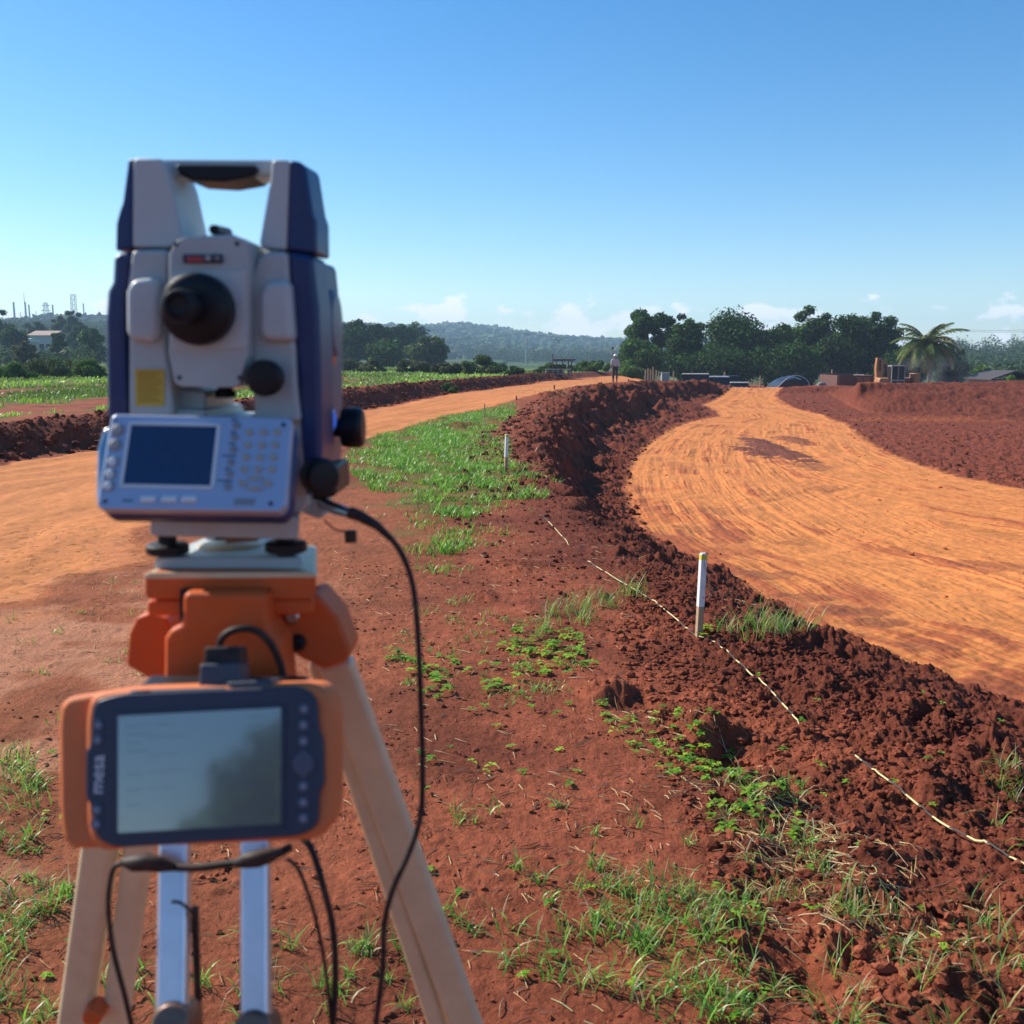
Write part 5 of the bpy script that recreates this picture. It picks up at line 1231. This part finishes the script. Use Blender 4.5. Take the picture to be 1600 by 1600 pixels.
# worker, seen from behind, walking away on the upper road
def skin(name, pts, edges, radii, material, parent, root=0, sub=2):
    me = bpy.data.meshes.new(name); inv = world_matrix(parent).inverted()
    me.from_pydata([inv @ Vector(p) for p in pts], edges, []); o = bpy.data.objects.new(name, me); COL.objects.link(o); o.parent = parent
    mod = o.modifiers.new('skin', 'SKIN'); mod.use_smooth_shade = True
    for i, r_ in enumerate(radii):
        rx, ry = r_ if isinstance(r_, tuple) else (r_, r_); me.skin_vertices[0].data[i].radius = (rx, ry)
    me.skin_vertices[0].data[root].use_root = True
    s = o.modifiers.new('sub', 'SUBSURF'); s.levels = sub; s.render_levels = sub
    me.materials.append(material); return o
def worker():
    g = G(961, 597.5); Y = g[1]; x0 = g[0]; z0 = gz(x0, Y); S = 1.0
    root = empty('person', (x0, Y, z0), 'person in white helmet, pale shirt and dark trousers walking away on the dirt road', 'person')
    V = lambda x, y, z: (x0 + x, Y + y, z0 + z)
    body = [V(0, 0, .95), V(0, 0, 1.15), V(0, .01, 1.38), V(0, 0, 1.48), V(0, 0, 1.56), V(0, -.01, 1.66), V(0, -.01, 1.74),
            V(-.09, 0, .90), V(-.11, .10, .50), V(-.11, .02, .10), V(-.11, .14, .04), V(.09, 0, .90), V(.10, -.02, .50), V(.10, -.12, .10), V(.10, .0, .04),
            V(-.19, 0, 1.42), V(-.25, .02, 1.15), V(-.24, .10, .90), V(.19, 0, 1.42), V(.25, .0, 1.15), V(.27, -.02, .88)]
    ed = [(0, 1), (1, 2), (2, 3), (3, 4), (4, 5), (5, 6), (0, 7), (7, 8), (8, 9), (9, 10), (0, 11), (11, 12), (12, 13), (13, 14), (2, 15), (15, 16), (16, 17), (2, 18), (18, 19), (19, 20)]
    rd = [(.15, .11), (.14, .10), (.17, .11), .07, .055, .095, .07, .09, .065, .042, .04, .09, .065, .042, .04, .065, .045, .035, .065, .045, .035]
    skin('body', body, ed, rd, mat('skin_tone', (.18, .09, .06), .6), root)
    sh = [V(0, 0, .97), V(0, 0, 1.15), V(0, .01, 1.38), V(0, 0, 1.47), V(-.19, 0, 1.42), V(-.25, .02, 1.15), V(-.245, .07, .98), V(.19, 0, 1.42), V(.25, 0, 1.15), V(.265, -.01, .96)]
    skin('shirt', sh, [(0, 1), (1, 2), (2, 3), (2, 4), (4, 5), (5, 6), (2, 7), (7, 8), (8, 9)], [(.18, .135), (.165, .125), (.195, .13), .085, .09, .068, .055, .09, .068, .055], mat('pale_shirt', (.38, .40, .44), .85, noise=.15, nscale=12), root)
    tr_ = [V(0, 0, .98), V(-.09, 0, .90), V(-.11, .10, .50), V(-.11, .03, .13), V(.09, 0, .90), V(.10, -.02, .50), V(.10, -.11, .13)]
    skin('trousers', tr_, [(0, 1), (1, 2), (2, 3), (0, 4), (4, 5), (5, 6)], [(.165, .125), .115, .085, .062, .115, .085, .062], mat('dark_trousers', (.03, .03, .04), .9, noise=.2, nscale=12), root)
    for q, (bx_, by_) in enumerate(((-.11, .06), (.10, -.08))):
        mb = MB(); mb.tube([V(bx_, by_ - .08, .05), V(bx_, by_ + .05, .055), V(bx_, by_ + .17, .035)], [.05, .052, .035], 10); mb.build('boot', M_BLACK, root)
    mb = MB(); mb.lathe(V(0, -.01, 1.68), (0, 0, 1), [(-.01, .135), (0, .15), (.008, .125), (.05, .120), (.10, .085), (.125, .03), (.128, 0)], 20); mb.build('helmet', mat('white_helmet', (.8, .8, .78), .35), root)
    # survey pole with a prism carried upright ahead of the worker
    pl = empty('prism_pole', (x0 - .16, Y + .35, z0), 'survey pole with a dark reddish prism head rising above the worker\'s helmet', 'survey pole')
    mb = MB(); mb.cyl((x0 - .16, Y + .35, z0 + .0), (x0 - .16, Y + .35, z0 + 2.10), .016, .013, 10); mb.build('pole', mat('pole_red', (.35, .07, .05), .5), pl)
    mb = MB(); c = Vector((x0 - .16, Y + .35, z0 + 2.18)); mb.lathe(c + Vector((0, .05, 0)), (0, -1, 0), [(0, .05), (.04, .075), (.09, .075), (.10, .06), (.10, 0)], 18); mb.box(c, (.22, .03, .025)); mb.box(c - Vector((0, 0, .06)), (.03, .03, .08)); mb.build('prism_head', mat('prism_red', (.12, .03, .03), .4), pl)
worker()

def site(name, px, py_base, Y, label, cat, group=None, rz=0, z=None):
    x = P(px, 560, Y).x; zz = gz(x, Y) if z is None else z
    return empty(name, (x, Y, zz), label, cat, group, rz)
def lbuild(mb, name, m, root, bevel=0.0): # shapes given in the thing's own coordinates
    wm = world_matrix(root); mb.v = [tuple(wm @ Vector(v)) for v in mb.v]; return mb.build(name, m, root, bevel)
def wheel(root, x, y, r, w, m=None):
    mb = MB(); mb.lathe((x - w / 2, y, r), (1, 0, 0), [(0, r * .6), (0, r * .93), (w * .15, r), (w * .85, r), (w, r * .93), (w, r * .6)], 24); o = lbuild(mb, 'wheel', M_RUB, root)
    mb = MB(); mb.lathe((x - w * .42, y, r), (1, 0, 0), [(0, r * .58), (w * .3, r * .5), (w * .84, r * .58)], 16); lbuild(mb, 'rim', M_STEEL, root)
    return o
# wooden frame and low pallet stack beside the road
fr = site('open_shelter', 881, 590, 78, 'dark open wooden frame with a flat top beside the upper road', 'frame')
for x in (-.55, -.1, .35, .6):
    mb = MB(); mb.beam((x, 0, -.1), (x, 0, 1.12), .07, .07); lbuild(mb, 'post', M_WOODD, fr)
mb = MB(); mb.box((0, 0, 1.16), (1.75, 1.0, .06)); mb.box((0, -.45, 1.10), (1.6, .05, .08)); lbuild(mb, 'top', M_WOODD, fr)
mb = MB(); mb.cyl((-.85, 0, -.1), (-.85, 0, 1.55), .04, .04, 8); lbuild(mb, 'pole', M_WOODD, fr)
pt = site('pallet_stack', 872, 592, 76, 'low grey stack of slatted pallets at the foot of the wooden frame', 'pallets')
mb = MB()
for k in range(3):
    mb.box((0, 0, .08 + k * .16), (1.9, 1.1, .03))
    for x in (-.85, -.4, .0, .4, .85): mb.box((x, 0, .02 + k * .16), (.12, 1.1, .09))
lbuild(mb, 'slats', mat('weathered_wood', (.22, .2, .2), .9, noise=.2, nscale=5), pt)
# fence posts and grey cabinet behind the berm
for i, (px, t) in enumerate(((1009, 580), (1013, 578), (1017, 580), (1021, 576), (1026, 581), (1030, 583), (1053, 583), (1133, 584), (1189, 590), (1301, 580), (1412, 588))):
    Y = 82 if px < 1100 else 80; x = P(px, 560, Y).x; zz = gz(x, Y); T = P(px, t - 3, Y).z
    mb = MB(); mb.tube([(x, Y, zz - .1), (x + .02, Y, (zz + T) / 2), (x, Y, T)], [.06, .055, .05], 7); o = mb.build('fence_post', M_WOOD, None); o.data.transform(Matrix.Translation((-x, -Y, -zz))); o.location = (x, Y, zz)
    tag(o, ['first thin fence post from the left, right of the worker', 'second fence post from the left of the tight row', 'third fence post of the tight row', 'tallest fence post of the tight row, fourth from left', 'fifth fence post, leaning row end', 'short sixth fence post beside the grey cabinet', 'fence post just right of the grey cabinet', 'lone post before the dark trees, right of the flat-roofed vehicle', 'lone thin post left of the tarpaulin shelter', 'thin post at the left corner of the dump truck', 'post right of the excavator cab'][i], 'post', 'posts behind the earth banks')
cb = site('utility_cabinet', 1040, 594, 76, 'pale grey upright cabinet behind the crest of the left bank', 'cabinet')
mb = MB(); mb.box((0, 0, .72), (.58, .4, 1.5)); mb.box((0, 0, 1.49), (.64, .46, .05)); lbuild(mb, 'cabinet_body', mat('cabinet_grey', (.34, .36, .34), .7, noise=.12, nscale=4), cb, .02)
mb = MB(); mb.box((0, -.205, .78), (.46, .012, 1.2)); lbuild(mb, 'door', mat('cabinet_door', (.28, .31, .29), .7), cb, .004)
# flat-roofed truck, long low vehicle
M_CREAM = mat('cream_paint', (.62, .58, .48), .45, noise=.08, nscale=3, dirt=.3); M_GLASSD = mat('dark_glass', (.012, .015, .018), .3, spec=.3); M_WHITEV = mat('white_vehicle_paint', (.62, .63, .65), .35, noise=.05, nscale=3, dirt=.25); M_DARKV = mat('dark_blue_vehicle', (.03, .04, .07), .35)
def vehicle(px, Y, label, w, l, roofh, bodyh, body_m, rz, rack=False):
    r_ = site('parked_vehicle', px, 604, Y, label, 'vehicle', rz=rz)
    r_.location.z = max(r_.location.z, -1.35)
    mb = MB(); sec = [(-w / 2, .35), (w / 2, .35), (w / 2, bodyh * .92), (w / 2 - .06, bodyh), (-w / 2 + .06, bodyh), (-w / 2, bodyh * .92)]
    mb.loft([[(x, -l / 2, z) for x, z in sec], [(x * 1.0, -l / 2 + .2, z) for x, z in sec], [(x, l / 2 - .3, z) for x, z in sec], [(x * .92, l / 2, z * .9) for x, z in sec]]); lbuild(mb, 'body', M_DARKV, r_, .03)
    mb = MB(); a = [(-w / 2 + .08, bodyh), (w / 2 - .08, bodyh), (w / 2 - .2, roofh - .07), (-w / 2 + .2, roofh - .07)]
    mb.loft([[(x, -l / 2 + .15, z) for x, z in a], [(x, l * .15, z) for x, z in a]]); lbuild(mb, 'cabin_glass', M_GLASSD, r_)
    mb = MB(); mb.box((0, -l * .14, roofh - .03), (w - .28, l * .62, .07)); lbuild(mb, 'roof', body_m, r_, .02)
    for sx in (-1, 1):
        for yy in (-l * .33, l * .33): wheel(r_, sx * (w / 2 - .12), yy, .34, .22)
    for sx in (-1, 1):
        mb = MB(); mb.box((sx * (w / 2 - .15), -l / 2 - .01, bodyh * .75), (.18, .03, .14)); lbuild(mb, 'tail_light', M_RED, r_)
    return r_
vehicle(1078, 76, 'cream flat-roofed vehicle, the longer roof of the pair left of the road crest', 1.8, 3.2, 1.78, 1.05, M_CREAM, R(78))
vehicle(1112, 79, 'lower pale vehicle tucked behind the right end of the cream one', 1.8, 3.0, 1.5, .95, M_WHITEV, R(84))
vehicle(1118, 84, 'dark blue vehicle in the shade of the trees before the road crest', 1.8, 4.2, 1.45, .95, M_DARKV, R(85))
vehicle(1150, 77, 'small pale low vehicle just showing over the road crest', 1.6, 2.2, 1.10, .85, M_CREAM, R(80))
# black tarpaulin shelter
tp = site('tarpaulin_shelter', 1237, 606, 72, 'black and pale tarpaulin draped over a low arched shelter at the road crest', 'shelter')
mb = MB(); rings = []
for j in range(9):
    y = -1.0 + j * .35; row = []
    for i in range(15):
        t = i / 14; a = math.pi * t; x = -1.25 * math.cos(a) * (1 + .15 * (t < .4)); zz_ = 1.72 * (math.sin(a) ** .8) * (1 - .1 * abs(j - 4) / 4) + .04 * math.sin(i * 2.1 + j); row.append((x, y, zz_ - .02))
    rings.append(row)
vs_ = [v for r_ in rings for v in r_]; mb.add(vs_, [(j * 15 + i, j * 15 + i + 1, (j + 1) * 15 + i + 1, (j + 1) * 15 + i) for j in range(8) for i in range(14)], True)
mb.add(rings[0], [tuple(range(15))]); o = lbuild(mb, 'tarpaulin', mat('black_tarpaulin', (.015, .02, .03), .35, bump=.02, bscale=6), tp); so = o.modifiers.new('thick', 'SOLIDIFY'); so.thickness = .03
mb = MB(); mb.tube(spline([(-1.5, -1.02, .5), (-.9, -1.05, 1.2), (-.3, -1.05, 1.66), (.3, -1.05, 1.70), (.9, -1.03, 1.35), (1.2, -1.0, .6)], 6), .032, 8); lbuild(mb, 'edge_roll', mat('pale_sheet', (.35, .38, .42), .5), tp)
# half-buried pale tyre
ty = site('old_tyre', 1286, 606, 62, 'pale dusty tyre standing half buried between the shelter and the dump truck', 'tyre')
ty.location.z = P(1286, 606, 62).z + .02
mb = MB(); mb.lathe((0, .1, 0), (0, -1, 0), [(0, .20), (0, .30), (.06, .34), (.14, .34), (.2, .30), (.2, .20), (.1, .19), (0, .20)], 28); lbuild(mb, 'tyre', mat('dusty_rubber', (.25, .24, .24), .8), ty)

# dump truck seen from behind
dtk = site('dump_truck', 1323, 608, 68, 'dusty brown dump truck seen from behind in front of the dark trees', 'dump truck')
dtk.location.z = -1.33
M_TRK = mat('truck_body_brown', (.11, .045, .035), .6, noise=.2, nscale=3, dirt=.5); M_TRKP = mat('truck_panel_tan', (.20, .12, .07), .6, noise=.15, nscale=3, dirt=.3)
mb = MB(); mb.box((0, 0, 1.02), (2.3, 3.8, .12)); mb.box((-1.14, 0, 1.42), (.08, 3.8, .75)); mb.box((1.14, 0, 1.42), (.08, 3.8, .75)); mb.box((0, 1.86, 1.45), (2.2, .08, .82)); lbuild(mb, 'tipper_body', M_TRK, dtk, .01)
tg = MB(); tg.box((0, -1.93, 1.42), (2.22, .06, .72)); tgo = lbuild(tg, 'tailgate', M_TRK, dtk, .01)
for k in range(5):
    mb = MB(); mb.box((-1.0 + k * .5, -1.985, 1.42), (.06, .05, .72)); lbuild(mb, 'rib', M_TRK, tgo)
mb = MB(); mb.box((.55, -1.975, 1.45), (.95, .03, .50)); lbuild(mb, 'tan_panel', M_TRKP, tgo)
mb = MB(); mb.box((0, .5, .80), (.9, 6.2, .25)); mb.box((0, -1.8, .72), (2.2, .1, .2)); lbuild(mb, 'chassis', M_BLACK, dtk)
for sx in (-1, 1):
    wheel(dtk, sx * .98, -1.1, .48, .5); wheel(dtk, sx * .98, 2.7, .48, .3)
    mb = MB(); mb.box((sx * .95, -1.87, .72), (.22, .05, .12)); lbuild(mb, 'tail_light', M_RED, dtk)
mb = MB(); mb.box((-.92, -1.90, 1.0), (.42, .06, .34)); lbuild(mb, 'orange_flap', mat('orange_flap', (.7, .25, .12), .6), dtk, .01)
mb = MB(); mb.box((1.05, 3.0, 1.15), (2.0, 1.7, 1.25)); lbuild(mb, 'cab', M_WHITEV, dtk, .08)
mb = MB(); mb.box((1.32, 2.6, 1.45), (.06, .25, .45)); mb.box((1.22, 2.6, 1.5), (.2, .03, .03)); lbuild(mb, 'mirror', M_WHITEV, dtk)

# excavator
exv = site('excavator', 1392, 604, 64, 'orange-brown excavator with its boom folded up, working behind the right bank', 'excavator')
exv.location.z = -1.3; ez = Vector((exv.location.x, 64, 0))
M_EX = mat('excavator_ochre', (.36, .15, .05), .5, noise=.2, nscale=4, dirt=.4)
def ex(px, py, Y=64): return P(px, py, Y)
bm_ = MB()
for Y in (63.2, 63.62):
    bm_.prism([ex(1372, 602, Y), ex(1372, 560, Y), ex(1376, 559, Y), ex(1386, 567, Y), ex(1390, 580, Y), ex(1390, 602, Y), ex(1385, 602, Y), ex(1385, 582, Y), ex(1377, 572, Y), ex(1377, 602, Y)], (0, .08, 0))
bm_.build('boom', M_EX, exv, .01)
m_ = MB(); m_.prism([ex(1370, 604, 62.6), ex(1369, 575, 62.6), ex(1371, 559, 62.6), ex(1376, 559, 62.6), ex(1379, 574, 62.6), ex(1380, 598, 62.6), ex(1378, 604, 62.6)], (0, .32, 0)); m_.build('stick', M_EX, exv, .01)
m_ = MB(); m_.cyl(ex(1383, 569, 62.9), ex(1385, 596, 62.9), .07, .07, 12); m_.cyl(ex(1375, 562, 62.5), ex(1375, 580, 62.5), .05, .05, 12); m_.build('hydraulic_ram', M_BLACK, exv)
m_ = MB()
rg = []
for Y in (62.0, 62.25, 62.6, 62.9): 
    k = {62.0: .8, 62.25: 1, 62.6: 1, 62.9: .85}[Y]; c = ex(1378, 597, 62.4); rg.append([Vector((c.x + dx * k, Y, c.z + dz * k)) for dx, dz in ((-.38, .1), (-.30, .28), (.30, .28), (.38, .1), (.34, -.22), (-.34, -.22))])
m_.loft(rg); 
for k in range(5): m_.box((c.x - .30 + k * .15, 61.98, c.z - .24), (.06, .1, .14))
m_.build('bucket', M_EX, exv, .01)
m_ = MB(); cc_ = ex(1401, 588, 64.3); m_.box((cc_.x, 64.6, cc_.z), (.82, 1.1, 1.25)); m_.build('cab', M_GLASSD, exv, .03)
m_ = MB()
for sx in (-.40, .0, .40):
    for sy in (64.06, 65.14): m_.box((cc_.x + sx, sy, cc_.z), (.055, .06, 1.27))
m_.box((cc_.x, 64.6, cc_.z + .65), (.92, 1.2, .07)); m_.box((cc_.x, 64.06, cc_.z - .25), (.86, .05, .1)); m_.build('cab_frame', mat('cab_frame_grey', (.30, .29, .26), .6), exv, .01)
m_ = MB(); hh = ex(1398, 604, 65.6); m_.box((hh.x + .1, 65.9, -.12), (2.3, 2.4, .85)); m_.box((hh.x + .86, 64.6, .05), (.42, .8, 1.15)); m_.build('engine_housing', M_EX, exv, .05)
for sx in (-.9, .9):
    m_ = MB(); m_.prism([(hh.x + sx - .22, 63.4, -.75), (hh.x + sx - .22, 63.1, -1.0), (hh.x + sx - .22, 63.3, -1.3), (hh.x + sx - .22, 67.1, -1.3), (hh.x + sx - .22, 67.4, -1.0), (hh.x + sx - .22, 67.1, -.75)], (.44, 0, 0)); m_.build('track', M_BLACK, exv, .03)

# shed roof at the right
sh = site('shed', 1600, 604, 80, 'low shed with a dark sloping roof at the right photo edge', 'shed')
sx0 = P(1549, 592, 80); sx1 = P(1588, 579, 80)
m_ = MB(); m_.prism([(sx0.x, 80, sx0.z), (sx1.x, 80, sx1.z), (sx1.x + 2.4, 80, sx0.z), (sx1.x + 2.4, 80, sx0.z - .1), (sx1.x, 80, sx1.z - .12), (sx0.x, 80, sx0.z - .1)], (0, 5, 0)); m_.build('roof', mat('dark_roof', (.06, .05, .05), .7), sh)
m_ = MB(); m_.box(((sx0.x + sx1.x + 2.4) / 2 + .1, 82.6, (sx0.z - .1 - .9) / 2), (sx1.x + 2.4 - sx0.x - .5, 4.6, sx0.z + .8)); m_.build('wall', mat('shed_wall', (.35, .25, .2), .8), sh)

# houses at the far left
def house(px, py_base, py_eave, py_ridge, Y, wpx, label, roofc, wallc):
    a = P(px - wpx / 2, py_eave, Y); b = P(px + wpx / 2, py_eave, Y); zb = gz(a.x, Y) - .5; rg_ = P(px, py_ridge, Y).z; D = 7; r_ = empty('house', ((a.x + b.x) / 2, Y, zb), label, 'house')
    zb = min(zb, a.z - 2.2); m1 = MB(); m1.box(((a.x + b.x) / 2, Y + D / 2, (zb + a.z) / 2), (b.x - a.x, D, a.z - zb)); m1.build('wall', wallc, r_)
    m2 = MB(); o_ = .5; m2.loft([[(a.x - o_, Y - o_, a.z), (a.x - o_, Y + D / 2, rg_), (a.x - o_, Y + D + o_, a.z), (a.x - o_, Y + D / 2, a.z + .02)], [(b.x + o_, Y - o_, a.z), (b.x + o_, Y + D / 2, rg_), (b.x + o_, Y + D + o_, a.z), (b.x + o_, Y + D / 2, a.z + .02)]]); m2.build('roof', roofc, r_)
    for k in range(3):
        m3 = MB(); m3.box((a.x + (b.x - a.x) * (.2 + .3 * k), Y - .02, (a.z * .6 + zb * .4)), (.9, .08, .9)); m3.build('window', M_GLASSD, r_)
house(64, 531, 524, 516, 205, 34, 'long pale house with a brownish tiled roof among trees at the far left', mat('brown_tiles', (.32, .22, .17), .8, noise=.2, nscale=.8), mat('pale_wall', (.5, .5, .48), .8))
house(26, 541, 534, 528, 185, 12, 'small house with a whitish roof, leftmost of the two far houses', mat('white_roof', (.6, .6, .58), .7), mat('cream_wall', (.45, .43, .4), .8))

# plant: chimneys, masts, lattice towers
M_CHIM = mat('chimney_grey', (.17, .17, .18), .8); M_LATT = mat('lattice_steel', (.25, .25, .27), .6)
def chimney(px, top, Y, w, label, name='chimney', cat='chimney', grp='slim chimneys of the distant plant'):
    a = P(px, top, Y); z0 = 1.55 + (560 - 506) / FPX * Y - 8; m_ = MB(); m_.tube([(a.x, Y, z0), (a.x, Y, (z0 + a.z) / 2), (a.x, Y, a.z)], [w * .55, w * .5, w * .42], 14); m_.tube([(a.x, Y, a.z - .8), (a.x, Y, a.z - .2)], [w * .52, w * .52], 14)
    o = m_.build(name, M_CHIM, None); o.data.transform(Matrix.Translation((-a.x, -Y, -z0))); o.location = (a.x, Y, z0); tag(o, label, cat, grp)
chimney(21, 472, 820, 1.6, 'thick dark chimney, leftmost of the plant'); chimney(39, 472, 820, 1.5, 'thick chimney beside the tallest thin mast'); chimney(45, 476, 830, 1.3, 'shorter chimney just right of the thick one by the mast'); chimney(82, 476, 830, 1.3, 'chimney right of the broad transmission tower'); chimney(130, 474, 820, 1.0, 'thin chimney, rightmost of the plant'); chimney(32, 487, 840, .5, 'short thin stack between the two thick chimneys'); chimney(56, 486, 840, .5, 'short thin stack left of the transmission tower')
chimney(37, 457, 825, .45, 'tallest hair-thin mast at the far left', 'mast', 'mast', None)
def lattice(px, top, Y, wb, wt, label, arms=()):
    a = P(px, top, Y); z0 = 1.55 + (560 - 508) / FPX * Y - 8; H_ = a.z - z0; r_ = empty('lattice_tower', (a.x, Y, z0), label, 'tower'); m_ = MB(); N = 8
    for k in range(N + 1):
        w = wb + (wt - wb) * k / N; z = z0 + H_ * k / N; c4 = [Vector((a.x + sx * w / 2, Y + sy * w / 2, z)) for sx, sy in ((-1, -1), (1, -1), (1, 1), (-1, 1))]
        if k:
            for i in range(4): m_.beam(pc[i], c4[i], .28, .28); m_.beam(pc[i], c4[(i + 1) % 4], .16, .16)
        for i in range(4): m_.beam(c4[i], c4[(i + 1) % 4], .16, .16)
        pc = c4
    m_.build('frame', M_LATT, r_)
    for (dz, hw) in arms:
        m2 = MB(); m2.beam((a.x - hw, Y, a.z - dz), (a.x + hw, Y, a.z - dz), .3, .5); m2.build('crossarm', M_LATT, r_)
lattice(71, 473, 800, 5, 2.2, 'broad transmission tower with crossarms in the middle of the plant', ((2, 3.2), (6, 3.8)))
lattice(114, 460, 790, 3.6, 3.0, 'tall twin-legged lattice mast of the plant above the forked tree')
# utility poles and wires
def upole(px, top, base, Y, label):
    a = P(px, top, Y); x = a.x; z0 = gz(x, Y); r_ = empty('utility_pole', (x, Y, z0), label, 'utility pole'); m_ = MB(); m_.tube([(x, Y, z0 - .3), (x, Y, a.z)], [.22, .15], 10); m_.build('pole', mat('concrete_pole', (.45, .44, .42), .8), r_)
    m2 = MB(); m2.beam((x - 1.1, Y, a.z - .5), (x + 1.1, Y, a.z - .5), .12, .12); m2.build('crossarm', M_LATT, r_)
    for dx in (-1, 0, 1):
        m3 = MB(); m3.lathe((x + dx, Y, a.z - .42), (0, 0, 1), [(0, .05), (.1, .09), (.15, .05), (.25, .07), (.28, 0)], 8); m3.build('insulator', M_GREY, r_)
    return a
pa = upole(822, 520, 562, 330, 'concrete utility pole standing before the distant hills at centre')
def wire(p0, p1, sag, label, r_=.035):
    p0 = Vector(p0); p1 = Vector(p1); pts = [p0.lerp(p1, t / 16) - Vector((0, 0, sag * 4 * (t / 16) * (1 - t / 16))) for t in range(17)]
    m_ = MB(); m_.tube(pts, r_, 6); tag(m_.build('power_line', M_BLACK, None), label, 'power line')
wire((pa.x, 330, pa.z - .15), P(560, 526, 300), 1.5, 'thin power line running left from the central pole'); wire((pa.x, 330, pa.z - .15), P(975, 527, 330), 1, 'thin power line running right from the central pole')
wire(P(1470, 512, 150), P(1760, 498, 120), .8, 'upper power line crossing the sky at the right edge', .022); wire(P(1470, 514, 150), P(1760, 502, 120), .8, 'lower power line crossing the sky at the right edge', .022)

# smoke drifting behind the right bank
m_ = MB(); c = P(1455, 582, 84); rings = []
for i in range(13):
    t = i / 12; x = -4.2 + 8.4 * t; q = math.sin(math.pi * t) ** .6
    rings.append([(c.x + x, 84 + 1.6 * q * math.cos(a), c.z + (1.5 * q) * math.sin(a)) for a in np.linspace(0, 2 * math.pi, 17)[:-1]])
m_.loft(rings); sm_ = bpy.data.materials.new('smoke'); sm_.use_nodes = True; t = sm_.node_tree; t.nodes.remove(t.nodes['Principled BSDF'])
pv_ = t.nodes.new('ShaderNodeVolumePrincipled'); pv_.inputs['Color'].default_value = (.72, .78, .9, 1); pv_.inputs['Density'].default_value = .16
t.links.new(pv_.outputs[0], t.nodes['Material Output'].inputs['Volume'])
n_ = t.nodes.new('ShaderNodeTexNoise'); n_.inputs['Scale'].default_value = .7; n_.inputs['Detail'].default_value = 3; tc_ = t.nodes.new('ShaderNodeTexCoord'); t.links.new(tc_.outputs['Object'], n_.inputs['Vector'])
mr = t.nodes.new('ShaderNodeMapRange'); mr.inputs['From Min'].default_value = .42; mr.inputs['From Max'].default_value = .75; mr.inputs['To Max'].default_value = .055; t.links.new(n_.outputs['Fac'], mr.inputs['Value']); t.links.new(mr.outputs[0], pv_.inputs['Density'])
so_ = m_.build('smoke', sm_, None); tag(so_, 'thin bluish smoke drifting low behind the right bank near the palm', 'smoke', kind='stuff')

# haze: the air itself
m_ = MB(); m_.box((0, 0, 31), (3960, 3960, 96)); hz = bpy.data.materials.new('haze'); hz.use_nodes = True; t = hz.node_tree; t.nodes.remove(t.nodes['Principled BSDF'])
pv_ = t.nodes.new('ShaderNodeVolumePrincipled'); pv_.inputs['Color'].default_value = (.52, .74, 1.0, 1); pv_.inputs['Density'].default_value = .00045; pv_.inputs['Anisotropy'].default_value = .1
t.links.new(pv_.outputs[0], t.nodes['Material Output'].inputs['Volume'])
ho_ = m_.build('haze', hz, None); tag(ho_, 'even pale blue haze over the whole site', 'haze', kind='stuff')
